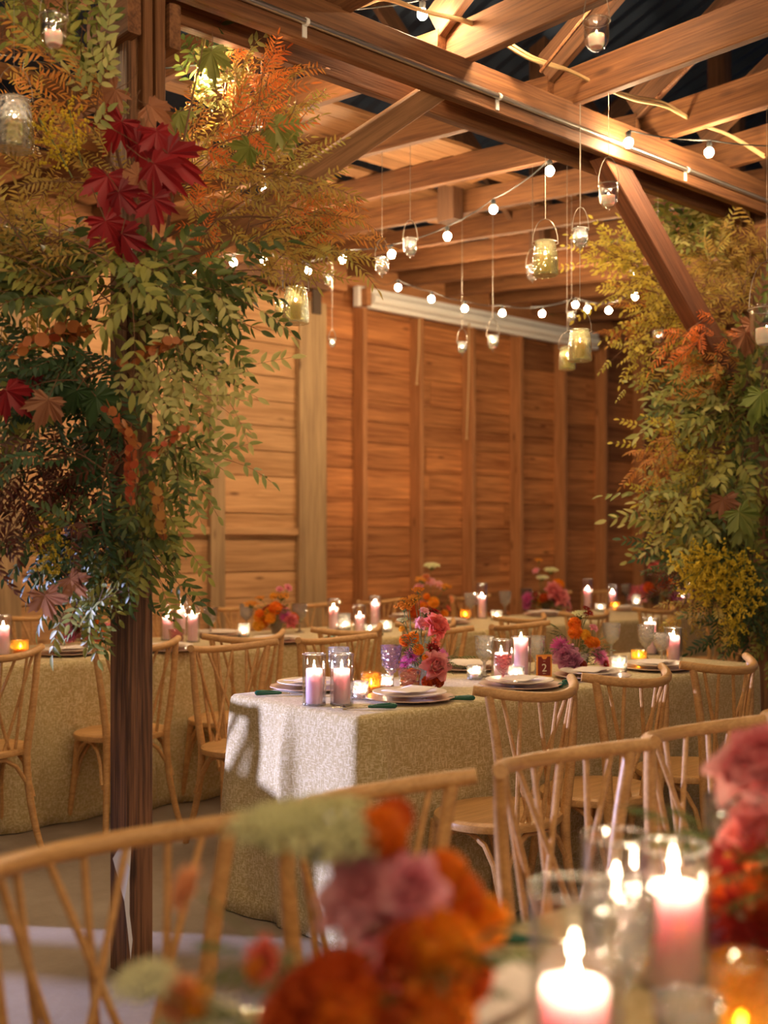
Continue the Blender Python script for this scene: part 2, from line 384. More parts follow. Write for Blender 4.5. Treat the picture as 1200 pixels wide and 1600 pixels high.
US = [.0, .62, 1.25, 1.88, 2.5, 3.12, 3.78, 4.42, 5.0, 5.58, 6.14, 6.72, 7.3, 7.9, 8.5, 9.1, 9.8]
ordn = ['first', 'second', 'third', 'fourth', 'fifth', 'sixth', 'seventh', 'eighth', 'ninth', 'tenth', 'eleventh', 'twelfth', 'thirteenth', 'fourteenth', 'fifteenth', 'sixteenth', 'seventeenth']
sl = .092
for i, u in enumerate(US):
    tag(board('rafter', (u, 3.17, 3.205 + .07), (u, WV - .05, 3.205 + .07 + sl * (WV - 3.22)), .14, .045, M_beam, side=(1, 0, 0)),
        'wooden rafter between the beam and the plank wall, %s from the left' % ordn[i], 'rafter', 'rafters over the far tables')
for i, u in enumerate(US[2:13]):
    u2 = u + .05
    tag(board('ceiling_tie', (u2, 3.38, 3.285), (u2, -1.2, 3.285), .16, .045, M_beam, side=(1, 0, 0)),
        'heavy ceiling tie crossing over the beam towards the viewer, %s from the left' % ordn[i], 'ceiling tie', 'ties above the near tables')
    tr = thing('roof_truss', 'dark sloping truss member with struts, standing on the %s ceiling tie from the left' % ordn[i], 'truss', (u2 - .05, 3.1, 3.36), 0, 'trusses in the dark roof')
    board('chord', (0, .1, 0.02), (0, -3.6, 2.2), .14, .04, M_dark, tr, side=(1, 0, 0))
    board('strut', (0, -1.0, 0.0), (0, -1.0, .66), .1, .04, M_dark, tr, side=(1, 0, 0))
    board('strut', (0, -1.05, 0.6), (0, -2.1, .0), .1, .04, M_dark, tr, side=(1, 0, 0))
# posts standing on the beam up into the roof, behind the ties
for i, (u, v) in enumerate(((3.4, 4.6), (4.9, 4.9), (6.1, 5.2), (7.1, 4.4), (8.3, 5.0))):
    tag(board('attic_post', (u, v, 3.3), (u, v, 5.2), .14, .09, M_dark, side=(1, 0, 0)), 'dark upright attic post above the rafters, %s from the left' % ordn[i], 'post')
for i, (a, b) in enumerate((((3.0, 4.6, 3.5), (4.4, 4.6, 4.9)), ((4.2, 5.0, 4.7), (5.6, 5.0, 3.5)), ((5.4, 4.7, 3.5), (6.9, 4.7, 4.8)), ((6.6, 5.4, 4.9), (8.2, 5.4, 3.6)))):
    tag(board('attic_brace', a, b, .12, .04, M_dark, side=(0, 1, 0)), 'dark diagonal attic brace above the rafters, %s from the left' % ordn[i], 'brace')
for i, (a, b) in enumerate(((at(845, 112, 4.5), at(945, -12, 4.2)), (at(1020, 158, 5.0), at(1195, -10, 4.5)))):
    m = MB(); m.tube([a, b], .008, 6); tag(link('thin_strut', m.mesh('thin_strut', M_beam)), ['thin diagonal strut behind the top hanging votive', 'thin diagonal strut at the upper right behind the ties'][i], 'strut')
# skip boards on the rafters (roof deck under the metal) and the metal roof
m = MB(); v = 4.3; rr = random.Random(3)
while v < 7.4:
    hh = 3.205 + .145 + sl * (v - 3.22); u = 1.2
    while u < 11:
        ln = rr.uniform(.6, 2.4)
        if rr.random() < .5:
            m.box((u + ln / 2, v, hh + .01), (ln, .13, .02), 0)
        u += ln + rr.choice((0, 0, .15, .4))
    v += .165
struct(link('ceiling', m.mesh('ceiling', M_slat, False)))
m = MB(); n = 260; 
def ridges(y0, z0, y1, z1):
    vs = []; fs = []
    for i in range(n + 1):
        x = -5 + i * 19 / n; o = .018 if i % 2 else 0
        vs += [(x, y0, z0 + o), (x, y1, z1 + o)]
    for i in range(n): fs.append((2 * i, 2 * i + 2, 2 * i + 3, 2 * i + 1))
    m.add(vs, fs)
ridges(8.2, 3.9, -.5, 6.6); ridges(-.5, 6.6, -4.5, 5.2)
rf = struct(link('ceiling', m.mesh('roof_metal', M_roof, False))); rf.name = 'ceiling_roof'

# cable draped over the ties
m = MB()
P = [(470, 18, 4.1), (560, 10, 4.15), (600, -1, 4.2), (660, 17, 4.25), (735, 37, 4.35), (785, 67, 4.45), (830, 93, 4.5), (890, 111, 4.7), (945, 138, 4.8), (990, 156, 4.9), (1040, 167, 5.0), (1090, 193, 5.2), (1140, 212, 5.3), (1200, 250, 5.5)]
p0 = [at(*q) for q in P]; pp = []
for i in range(len(p0) - 1):
    a, b, c, d = p0[max(i - 1, 0)], p0[i], p0[i + 1], p0[min(i + 2, len(p0) - 1)]
    for k in range(6):
        f = k / 6; pp.append(.5 * ((2 * b) + (c - a) * f + (2 * a - 5 * b + 4 * c - d) * f * f + (3 * b - a - 3 * c + d) * f ** 3))
m.tube(pp, .007, 6); m.tube([q + Vector((.0, 0, .010 + .008 * math.sin(i * .25))) for i, q in enumerate(pp)], .006, 6)
tag(link('roof_cable', m.mesh('roof_cable', M_cable)), 'pale yellow cable draped over the ceiling ties', 'cable')

# ------------------------------------------------------------------ string lights
bulb_m = MB(); bulb_m.lathe([(.0005, -.026), (.012, -.023), (.021, -.012), (.024, 0), (.021, .012), (.011, .022)], 14)
for i_, p_ in enumerate(bulb_m.v): bulb_m.v[i_] = (p_[0] * .88, p_[1] * .88, p_[2] * .9)
BULB = bulb_m.mesh('bulb', M_bulb)
sock_m = MB(); sock_m.lathe([(.012, .018), (.013, .045), (.004, .052)], 10); SOCK = sock_m.mesh('socket', M_cord)
def string(pts, label, anchors=None, sag=.03, bulbs=None, extra=None):
    t = thing('string_light', label, 'string lights', pts[0] + Vector((0, 0, .055)))
    o = t.location
    path = []
    for i in range(len(pts) - 1):
        for k in range(6):
            f = k / 6; p = pts[i].lerp(pts[i + 1], f) + Vector((0, 0, .055)); p.z -= sag * 4 * f * (1 - f) * (pts[i] - pts[i + 1]).length
            path.append(p - o)
    path.append(pts[-1] + Vector((0, 0, .055)) - o)
    m = MB(); m.tube(path, .0035, 5); link('cord', m.mesh('cord', M_cord), t)
    for i, p in enumerate(pts):
        if bulbs and i not in bulbs: continue
        b = link('bulb', BULB, t, p - o); link('socket', SOCK, b)
    return t
def H3(x, y, z): return at(x, y, z)
string([H3(300, 420, 6.9), H3(365, 410, 7.0), H3(412, 407, 7.0), H3(481, 423, 6.9), H3(535, 405, 6.7), H3(612, 397, 6.5), H3(699, 369, 6.2), H3(771, 327, 5.9), H3(859, 267, 5.3)], 'string of globe bulbs rising along the rafters to the beam')
string([onV(572, 428, 7.38), H3(622, 449, 8.2), H3(674, 467, 8.2), H3(726, 482, 8.2), H3(785, 489, 8.3), H3(847, 490, 8.4), H3(899, 476, 8.4), H3(918, 483, 8.4), H3(951, 485, 8.4), H3(992, 463, 8.0), H3(1020, 400, 7.0)], 'string of globe bulbs running low in front of the plank wall', sag=.05, bulbs=range(1, 11))
string([H3(430, 12, 4.35), H3(540, 38, 4.35), H3(660, 22, 4.35), H3(808, -2, 4.3), H3(900, -30, 4.2)], 'string of globe bulbs at the top edge above the beam', sag=.02)
string([H3(982, 223, 4.95), H3(1108, 238, 5.1), H3(1260, 245, 5.2)], 'two globe bulbs on a cord at the right, one touching the beam', sag=.03)
string([H3(-40, 100, 3.9), H3(323, 125, 3.95), H3(408, 205, 4.6), H3(415, 300, 5.6)], 'globe bulbs glowing inside the foliage of the left post', sag=.05)
string([Vector(p) for p in FILL_BULBS[:4]] , 'unseen string of globe bulbs added as fill over the nearest table', sag=.05)
string([Vector(p) for p in FILL_BULBS[6:9]] , 'unseen string of globe bulbs added as fill over the aisle by the nearest table', sag=.05)
string([Vector(p) for p in FILL_BULBS[12:18]], 'unseen string of globe bulbs added as fill at the left end of the barn', sag=.05)
string([Vector((x, -.9, 2.5)) for x in (-1.6, -.7, .2, 1.1, 2.0, 2.9)], 'unseen string of globe bulbs added behind the viewer as front fill', sag=.05)  # added front fill for the foreground blooms, never in view
string([Vector((x, -.25, 2.1)) for x in (-1.2, -.5)], 'two unseen globe bulbs added low behind the viewer as front fill', sag=.05)  # more added front fill, out of view
string([Vector(p) for p in FILL_BULBS[18:]], 'two unseen globe bulbs added as fill far to the right of the barn', sag=.05)

# ------------------------------------------------------------------ chairs
def arc(fn, n): return [fn(i / n) for i in range(n + 1)]
def make_chair(label):
    t = thing('spindle_chair', label, 'chair')
    def rail(x): q = x / .235; return Vector((x, -.245 + .13 * q * q, .843 + .026 * q * q))
    m = MB(); m.tube(arc(lambda f: rail(-.24 + .48 * f), 16), [.0155] + [.0165] * 15 + [.0155], 12); link('top_rail', m.mesh('top_rail', M_chair), t)
    def seat_r(a): return .208 * (1 + .05 * math.cos(2 * a)) 
    m = MB(); n = 40; prof = [(0, .445), (.8, .442), (.93, .446), (1, .44), (1.015, .43), (1, .418), (.9, .412), (0, .412)]
    for (q, z) in prof:
        for k in range(n):
            a = 2 * math.pi * k / n; r = seat_r(a) * q; m.v.append((r * math.cos(a) * 1.03, r * math.sin(a), z))
    for i in range(len(prof) - 1):
        for k in range(n):
            a = i * n + k; b = i * n + (k + 1) % n; m.f.append((a, b, b + n, a + n)); m.m.append(0)
    link('seat', m.mesh('seat', M_chair), t)
    for s in (-1, 1):
        top = rail(s * .208)
        pts = arc(lambda f: Vector((s * .150, -.155, .43)).lerp(top, f) + Vector((0, -.012 * math.sin(f * 3.14), 0)), 6)
        low = arc(lambda f: Vector((s * (.150 + .04 * (1 - f) ** 2), -.155 - .07 * (1 - f) ** 2, .43 * f)), 6)
        m = MB(); m.tube(low[:-1] + pts, [.0135 + .004 * min(1, i / 6) for i in range(7)] + [.0165, .016, .0155, .015, .0145, .014][:len(pts) - 1], 10); link('leg', m.mesh('leg', M_chair), t)
        m = MB(); m.tube([(s * .185, .185, 0), (s * .168, .16, .2), (s * .155, .14, .415)], [.012, .0145, .016], 10); link('leg', m.mesh('leg', M_chair), t)
        m = MB(); m.tube([(s * .178, -.165, .23), (s * .168, -.13, .32), (s * .165, -.09, .375), (s * .165, -.03, .403), (s * .165, .03, .403), (s * .162, .08, .375), (s * .165, .125, .32), (s * .168, .155, .23)], .0095, 8); link('brace', m.mesh('brace', M_chair), t)
    for (y, w_) in ((-.162, .16), (.155, .15)):
        m = MB(); m.tube([(-w_ - .012, y, .21), (-w_ + .015, y, .3), (-w_ + .06, y, .37), (-.05, y, .403), (.05, y, .403), (w_ - .06, y, .37), (w_ - .015, y, .3), (w_ + .012, y, .21)], .0095, 8); link('brace', m.mesh('brace', M_chair), t)
    for (a, b) in ((-.13, -.095), (0, 0), (.13, .095), (-.175, -.04), (.175, .04), (-.07, .075), (.07, -.075)):
        bt = Vector((b, -math.sqrt(max(0, .178 ** 2 - b * b * .8)), .43)); tp = rail(a); off = Vector((0, .006 if a * b < 0 or abs(a) > .15 else -.004, 0))
        m = MB(); m.tube([bt + off, tp + off * .5], [.0075, .0065], 8); link('spindle', m.mesh('spindle', M_chair), t)
    return t
G1 = 'ash spindle back chairs around the tables'
chairs = []
for c, l in ((2.745, 'near side of the middle table, left end'), (3.27, 'near side of the middle table, second from the left'), (3.85, 'near side of the middle table, third from the left'), (4.5, 'near side of the middle table, last at the right edge')):
    chairs.append((c, 2.52, 0, l))
for c, l in ((.83, 'foreground, lower left corner, rail cut by the frame'), (1.35, 'foreground, right behind the blurred cream umbel'), (1.89, 'foreground, above the big pink candles'), (2.40, 'foreground, right of centre behind the glass vases'), (2.94, 'foreground, at the right edge behind pink blooms'), (3.5, 'foreground row, beyond the right edge')):
    chairs.append((c, 1.395, R(180), l))
for c, l in ((2.845, 'far side of the middle table, left end'), (3.43, 'far side of the middle table behind the two pink candles'), (4.13, 'far side of the middle table behind the tall centrepiece'), (4.75, 'far side of the middle table behind its tallest candle')):
    chairs.append((c, 4.08, R(180), l))
for c, l in ((1.3, 'near side of the far tables, out at the left'), (1.92, 'near side of the far tables, at the left edge'), (2.61, 'near side of the far tables, half behind the post'), (3.23, 'near side of the far tables, just right of the post'), (3.9, 'near side of the far tables, above the two pink candles'), (4.48, 'near side of the far tables, behind the tall centrepiece'), (5.29, 'near side of the far tables, below the single tall candle'), (5.93, 'near side of the far tables, below the umbel topped bouquet'), (6.7, 'near side of the far tables, right of the orange marigolds'), (7.53, 'near side of the far tables, above the right candle group'), (8.4, 'near side of the far tables, behind the goldenrod')):
    chairs.append((c, 4.80, 0, l))
for c, l in ((2.2, 'wall side, at the far left edge'), (3.08, 'wall side, behind the lilac bouquet'), (4.0, 'wall side, just right of the left post'), (4.6, 'wall side, before the sliding door panel'), (5.3, 'wall side, before the grey door stile'), (5.95, 'wall side, before the first stud'), (7.0, 'wall side, behind the single tall candle'), (8.1, 'wall side, right of the umbel topped bouquet'), (8.75, 'wall side, behind the short far candle'), (9.7, 'wall side, behind the last bouquet')):
    chairs.append((c, 6.62, R(180), l))
c0 = None; jr = random.Random(5)
for (x, y, rz, l) in chairs:
    l = 'pale ash spindle chair, ' + l; rz += R(jr.uniform(-2.5, 2.5))
    if c0 is None: c0 = make_chair(l); c0['group'] = G1; c0.location = (x, y, 0); c0.rotation_euler = (0, 0, rz)
    else: dup(c0, (x, y, 0), rz, l, G1)

# ------------------------------------------------------------------ tables and cloths
def cloth(x0, x1, y0, y1, label, seed, flare=.1, corner=True, pleats=()):
    rn = random.Random(seed); H = .765; cx, cy = (x0 + x1) / 2, (y0 + y1) / 2; hx, hy = (x1 - x0) / 2, (y1 - y0) / 2
    per = []; st = .025; r = .03
    def seg(ax, ay, bx, by, nx, ny):
        L = math.hypot(bx - ax, by - ay); n = int(L / st)
        for i in range(n): f = i / n; per.append((ax + (bx - ax) * f, ay + (by - ay) * f, nx, ny, min(f * L, (1 - f) * L)))
    def cor(ax, ay, q):
        for i in range(8):
            a = q + math.pi / 2 * i / 8; per.append((ax + r * math.cos(a), ay + r * math.sin(a), math.cos(a), math.sin(a), 0))
    seg(hx, -hy + r, hx, hy - r, 1, 0); cor(hx - r, hy - r, 0)
    seg(hx - r, hy, -hx + r, hy, 0, 1); cor(-hx + r, hy - r, math.pi / 2)
    seg(-hx, hy - r, -hx, -hy + r, -1, 0); cor(-hx + r, -hy + r, math.pi)
    seg(-hx + r, -hy, hx - r, -hy, 0, -1); cor(hx - r, -hy + r, -math.pi / 2)
    n = len(per); ph = [rn.uniform(0, 6.28) for _ in range(6)]
    zs = [(0, -.012), (.004, -.006), (.0, .0)]
    rows = [(-.03, H), (-.004, H - .002), (.006, H - .012), (.009, H - .04)] + [(.010, H - .04 - (H - .045) * k / 14) for k in range(1, 15)]
    m = MB()
    for j, (off, z) in enumerate(rows):
        d = max(0, (H - z) / H); s = 0
        for i, (px, py, nx, ny, e) in enumerate(per):
            s = i * st
            fold = (math.sin(s * 9 + ph[0]) * .5 + math.sin(s * 17 + ph[1] + 2 * d) * .3 + math.sin(s * 5.1 + ph[2]) * .5)
            cf = math.exp(-(e / .13) ** 2) if corner else 0
            amp = (.012 + .022 * d) * d * (1 - cf) + cf * .03 * d
            o = off + amp * fold + .02 * d + cf * flare * d ** 1.4 * (1 + .35 * math.sin(i * .9 + ph[3]))
            for (qx, qy, qw, qa) in pleats:
                o += qa * min(1, d * 4 + .15) * math.exp(-(((px - qx) ** 2 + (py - qy) ** 2) / qw ** 2))
            if z < .06: o += .02 * (1 - z / .06) * (1 + math.sin(s * 23 + ph[4])) * .6
            m.v.append((px + nx * o, py + ny * o, max(.004, z)))
    R_ = len(rows)
    for j in range(R_ - 1):
        for i in range(n):
            a = j * n + i; b = j * n + (i + 1) % n; m.f.append((a, a + n, b + n, b)); m.m.append(0)
    # flat middle
    m.f.append(tuple(range(0, n))); m.m.append(0)
    o = link('tablecloth', m.mesh('tablecloth', M_cloth), None, (cx, cy, 0)); tag(o, label, 'tablecloth')
    mod = o.modifiers.new('thick', 'SOLIDIFY'); mod.thickness = .0025; mod.offset = -1
    t = thing('banquet_table', label.replace('jacquard cloth draped over', 'table under the cloth of'), 'table', (cx, cy, 0))
    q = MB(); q.box((0, 0, .745), (2 * hx - .02, 2 * hy - .02, .03)); link('tabletop', q.mesh('tabletop', M_table, False), t)
    for sx in (-1, 1):
        for sy in (-1, 1):
            q = MB(); q.tube([(sx * (hx - .2), sy * (hy - .1), 0), (sx * (hx - .2), sy * (hy - .1), .73)], .016, 8); link('leg', q.mesh('leg', M_cord), t)
cloth(2.345, 4.79, 2.755, 3.50, 'gold and cream jacquard cloth draped over the middle table, blue light on its end', 4, .025, pleats=((-1.22, .0, .035, .035), (-1.15, -.37, .03, .03), (-1.22, .2, .1, -.02)))
cloth(.74, 3.25, .25, 1.11, 'gold and cream jacquard cloth draped over the nearest table, bottom right', 9, .08)
cloth(.58, 2.86, 5.0, 5.93, 'gold and cream jacquard cloth draped over the far left table behind the post', 12, .0)
cloth(2.885, 5.33, 5.0, 5.93, 'gold and cream jacquard cloth draped over the far table right of the post', 14, .0)
cloth(5.355, 8.0, 5.0, 5.93, 'gold and cream jacquard cloth draped over the far right table', 17, .0)

# ------------------------------------------------------------------ tableware
TT = .7665
def flame_parts(t, h, sc=1.0, lift=0):
    m = MB(); m.tube([(0, 0, h - .004), (.001, 0, h + .010 * sc)], .0012 * sc, 5); link('wick', m.mesh('wick', M_wick), t)
    m = MB(); m.lathe([(.0003, .004 * sc), (.0038 * sc, .008 * sc), (.005 * sc, .013 * sc), (.0038 * sc, .020 * sc), (.0018 * sc, .027 * sc), (.0002, .033 * sc)], 10, (0, 0, h)); link('flame', m.mesh('flame', M_flame), t)
def pillar(p, label, r=.029, h=.12, mat=None, sc=1.0, lit=True, base=.006):
    t = thing('pillar_candle', label, 'candle', (p[0], p[1], p[2] + base))
    m = MB(); m.lathe([(0.0001, 0), (r * .96, 0), (r, .003), (r, h - .006), (r * .93, h), (r * .75, h - .002), (r * .6, h - .008), (.0001, h - .01)], 24); link('wax', m.mesh('wax', mat or M_wax), t)
    if lit: flame_parts(t, h - .01, sc)
    return t
def cylinder(p, label, r=.041, h=.19, mat=None):
    t = thing('glass_cylinder', label, 'vase', p)
    m = MB(); m.lathe([(.0001, 0), (r, 0), (r, .004), (r, h)], 32); m.lathe([(r - .0026, h), (r - .0026, .006), (.0001, .006)], 32); link('glass_wall', m.mesh('glass_wall', mat or M_glass), t)
    m = MB(); m.tube([((r - .0013) * math.cos(q * .19635), (r - .0013) * math.sin(q * .19635), h) for q in range(33)], .0021, 8, 0, False); link('rim', m.mesh('rim', M_rim), t)
    m = MB(); m.tube([((r - .003) * math.cos(q * .19635), (r - .003) * math.sin(q * .19635), .004) for q in range(33)], .003, 8, 0, False); link('foot', m.mesh('foot', M_rim), t)
    return t
def votive(p, label, r=.033, h=.062, mat=None, sc=.8):
    mat = mat or M_press
    t = thing('votive_holder', label, 'candle holder', p)
    m = MB(); m.lathe([(.0001, 0), (r * .9, 0), (r * .95, .004), (r, h), (r * .96, h + .001), (r * .93, h), (r * .86, .008), (.0001, .008)], 32, rf=lambda q, z: 1 + .025 * math.cos(q * 16)); link('glass', m.mesh('glass', mat), t)
    c = thing('tealight_candle', 'white tealight burning inside the ' + label, 'candle', (p[0], p[1], p[2] + .009))
    m = MB(); m.lathe([(.0001, 0), (r * .66, 0), (r * .66, .018), (.0001, .016)], 16); link('wax', m.mesh('wax', M_waxw), c)
    flame_parts(c, .016, sc)
    return t
def goblet(p, label, mat=None, h=.155, r=.036, bead=False):
    mat = mat or M_press; s = h / .155
    prof = [(.0001, .0), (.031, 0), (.032, .003), (.012, .009), (.006, .018), (.0075, .030), (.005, .045), (.008, .058), (.018, .066), (r * .82, .085), (r * .95, .115), (r, .155), (r * .96, .1555), (r * .9, .115), (r * .75, .088), (.012, .072), (.0001, .07)]
    m = MB(); m.lathe([(a, z * s) for a, z in prof], 28, rf=(lambda q, z: (1 + .05 * math.cos(q * 12)) if .06 * s < z < .14 * s else 1))
    if bead:
        for k in range(5): m.lathe([(.0001, -.006), (.006, -.003), (.008, 0), (.006, .003), (.0001, .006)], 8, (0, 0, .018 + k * .011))
    return tag(link('goblet', m.mesh('goblet', mat), None, p), label, 'glass')
def tumbler(p, label, mat=None, r=.04, h=.09):
    m = MB(); m.lathe([(.0001, 0), (r * .72, 0), (r * .75, .004), (r, h), (r * .95, h), (r * .7, .01), (.0001, .01)], 28, rf=lambda q, z: 1 + .03 * math.cos(q * 10))
    return tag(link('tumbler', m.mesh('tumbler', mat or M_press), None, p), label, 'glass')
def setting(p, label, rz=0, menu=True, knives=True, seed=0):
    """p = centre of plate on the cloth"""
    m = MB(); R_ = .158
    m.lathe([(.0001, 0), (.09, 0), (.11, .004), (R_, .013), (R_, .016), (.11, .008), (.0001, .005)], 48, rf=lambda q, z: 1 + (.018 * math.cos(q * 14) if z > .01 else 0))
    tag(link('charger', m.mesh('charger', M_charger), None, p), 'scalloped blush charger plate, ' + label, 'charger plate')
    m = MB(); m.lathe([(.0001, 0), (.075, 0), (.09, .004), (.132, .014), (.132, .017), (.09, .008), (.0001, .005)], 40)
    tag(link('dinner_plate', m.mesh('dinner_plate', M_plate), None, (p[0], p[1], p[2] + .0165)), 'cream dinner plate on the charger, ' + label, 'plate')
    if menu:
        rn = random.Random(seed); m = MB(); nx, ny = 10, 8; w, d = .19, .115
        for j in range(ny + 1):
            for i in range(nx + 1):
                e = .004 if (i in (0, nx) or j in (0, ny)) else 0
                m.v.append(((i / nx - .5) * w + rn.uniform(-e, e), (j / ny - .5) * d + rn.uniform(-e, e), .0015 + .003 * math.sin(i * .7 + seed)))
        for j in range(ny):
            for i in range(nx): a = j * (nx + 1) + i; m.f.append((a, a + 1, a + nx + 2, a + nx + 1)); m.m.append(0)
        o = link('menu_card', m.mesh('menu_card', M_paper), None, (p[0], p[1], p[2] + .037), (0, 0, rz + R(12)))
        md = o.modifiers.new('thick', 'SOLIDIFY'); md.thickness = .0015; tag(o, 'deckle edged pale menu paper on the plate, ' + label, 'menu')
def cutlery(p, rz, label, kind='knife'):
    t = thing('table_' + kind, label, 'cutlery', p, rz)
    m = MB(); m.tube([(0, 0, .008), (.01, 0, .009), (.04, 0, .0105), (.075, 0, .011), (.092, 0, .010), (.098, 0, .009)], [.004, .0065, .0085, .0105, .0095, .004], 10, flat=1); 
    link('handle', m.mesh('handle', M_green), t)['label'] = 'dark green resin handle'
    m = MB(); m.tube([(0, 0, .008), (-.02, 0, .006), (-.03, 0, .005)], [.004, .003, .003], 8)
    if kind == 'knife': m.add([(-.03, -.006, .005), (-.10, -.010, .004), (-.125, 0, .004), (-.10, .006, .004), (-.03, .006, .005), (-.03, -.006, .0065), (-.10, -.010, .005), (-.125, 0, .005), (-.10, .006, .0055), (-.03, .006, .0065)], [(4, 3, 2, 1, 0), (5, 6, 7, 8, 9), (0, 1, 6, 5), (1, 2, 7, 6), (2, 3, 8, 7), (3, 4, 9, 8)])
    else:
        m.tube([(-.03, 0, .005), (-.07, 0, .004), (-.085, 0, .006)], [.003, .003, .011], 8)
        for k in (-1, 0, 1): m.tube([(-.083, k * .006, .006), (-.10, k * .007, .009), (-.12, k * .006, .007)], .0016, 6)
    link('blade' if kind == 'knife' else 'tines', m.mesh('blade', M_silver), t)
    return t
def hp(x, y, H=TT): p = onH(x, y, H); return Vector((p.x, p.y, H))

# --- middle table
MT = 'middle table'
def lamp_pair(x, y, lab, ph=.12, ch=.19, mat=None, sc=1.0):
    p = hp(x, y); cylinder(p, 'clear glass cylinder vase, ' + lab, h=ch); pillar(p, 'lit pink pillar candle in glass, ' + lab, h=ph, sc=sc); return p
lamp_pair(491, 1101, 'left of the two at the middle table end', .118, .175)
lamp_pair(534, 1101, 'right of the two at the middle table end', .118, .175)
goblet(hp(529, 1083), 'tall cut glass goblet hidden behind the two pink candles', h=.17, r=.04)
votive(hp(562, 1092), 'ribbed clear votive beside the right end candle', r=.031)
votive(hp(580, 1082), 'amber ribbed votive beside the right end candle', .038, .075, M_amber)
votive(hp(604, 1079), 'small clear votive right of the amber one', .027, .06)
goblet(hp(611, 1079), 'lavender cut glass goblet beside the rose centrepiece', M_presslav, .17, .041)
tumbler(hp(640, 1083), 'pinkish cut tumbler in front of the rose centrepiece', glass('rose_pressed_glass', (.88, .55, .42), 1.3, .06, .9, 70), .042, .085)
setting(hp(640, 1094), 'nearest place on the middle table', 0, True, seed=1)
setting(hp(487, 1077), 'far left corner place on the middle table', 0, True, seed=2)
cutlery(hp(575, 1108), R(-35), 'green handled fork on the near edge of the middle table', 'fork')
cutlery(hp(440, 1086), R(150), 'green handled knife at the left corner of the middle table')
cutlery(hp(699, 1095), R(-40), 'green handled spoon right of the nearest plate', 'fork')
votive(hp(742, 1061), 'clear cut votive right of the rose centrepiece', .033, .055)
goblet(hp(757, 1058), 'large clear cut goblet left of the number card', None, .17, .042)
pk = hp(783, 1060); cylinder(pk, 'clear glass cylinder behind the small pink goblet', .041, .16); pillar(pk, 'short lit pink pillar candle behind the small pink goblet', h=.10)
goblet(hp(786, 1069), 'small pink glass goblet near the number card', M_pinkg, .115, .035)
votive(hp(806, 1068), 'frosted ribbed votive left of the number card', .034, .066)
lamp_pair(814, 1062, 'tallest, just left of the number card', .165, .175)
goblet(hp(838, 1052), 'clear cut goblet behind the number card', None, .16, .04)
setting(hp(812, 1074), 'place behind the first near chair rail', 0, True, seed=3)
setting(hp(925, 1059), 'place right of the number card', 0, True, seed=4)
setting(hp(1025, 1046), 'place before the right candle group', 0, True, seed=5)
setting(hp(730, 1046), 'far side place between two chairs', 0, False, seed=6)
cutlery(hp(890, 1071), R(-165), 'green handled knife right of the first near chair')
cutlery(hp(893, 1066), R(-160), 'green handled fork behind a similar knife near the card', 'fork')
cutlery(hp(725, 1048), R(20), 'green handled knife on the far side of the middle table')
votive(hp(967, 1051), 'clear votive right of the pink dahlia bouquet', .035, .07)
goblet(hp(955, 1026), 'clear wide goblet behind the pink dahlia bouquet', None, .165, .045)
votive(hp(998, 1036), 'amber votive left of the beaded goblet', .035, .06, M_amber)
goblet(hp(1009, 1032), 'beaded stem goblet in front of the right candles', M_press, .17, .04, True)
lamp_pair(1016, 1022, 'left candle of the right group on the middle table', .155, .18)
goblet(hp(1034, 1036), 'cut goblet between the two right candles', None, .14, .041)
lamp_pair(1052, 1036, 'right candle of the right group on the middle table', .12, .165)
# number card
t = thing('number_card', 'orange and maroon table number card reading 2 on a brass stand', 'card', hp(850, 1062) + Vector((0, 0, .012)), TH - R(90) + R(10))
m = MB(); m.box((0, 0, .045), (.066, .003, .09)); link('card', m.mesh('card', M_orange, False), t)
m = MB(); m.box((0, -.0022, .044), (.052, .002, .076)); link('panel', m.mesh('panel', M_maroon, False), t)
cu = bpy.data.curves.new('numeral', 'FONT'); cu.body = '2'; cu.size = .045; cu.align_x = 'CENTER'; cu.extrude = .0006
tmp = bpy.data.objects.new('tmp', cu); COL.objects.link(tmp); bpy.context.view_layer.update()
me = bpy.data.meshes.new_from_object(tmp.evaluated_get(bpy.context.evaluated_depsgraph_get())); bpy.data.objects.remove(tmp)
me.materials.clear(); me.materials.append(M_ink); link('numeral', me, t, (0, -.0040, .022), (R(90), 0, 0))
m = MB()
for k in range(5):
    a = R(-80 + 40 * k); m.tube([(0, -.004, .083), (.011 * math.sin(a), -.0045, .083 - .011 * math.cos(a))], [.001, .0045], 6)
link('flower_print', m.mesh('flower_print', M_orange), t)
m = MB(); m.box((0, -.0042, .064), (.008, .001, .001)); m.box((0, -.0042, .014), (.012, .001, .0012)); link('rule', m.mesh('rule', M_ink, False), t)
m = MB(); m.lathe([(.0001, -.0115), (.028, -.0115), (.027, -.008), (.0001, -.007)], 20); m.tube([(-.012, -.004, -.007), (0, -.006, .002), (.012, -.004, -.007)], .002, 6); link('stand', m.mesh('stand', plain('brass', (.7, .5, .2), .3, 1)), t)

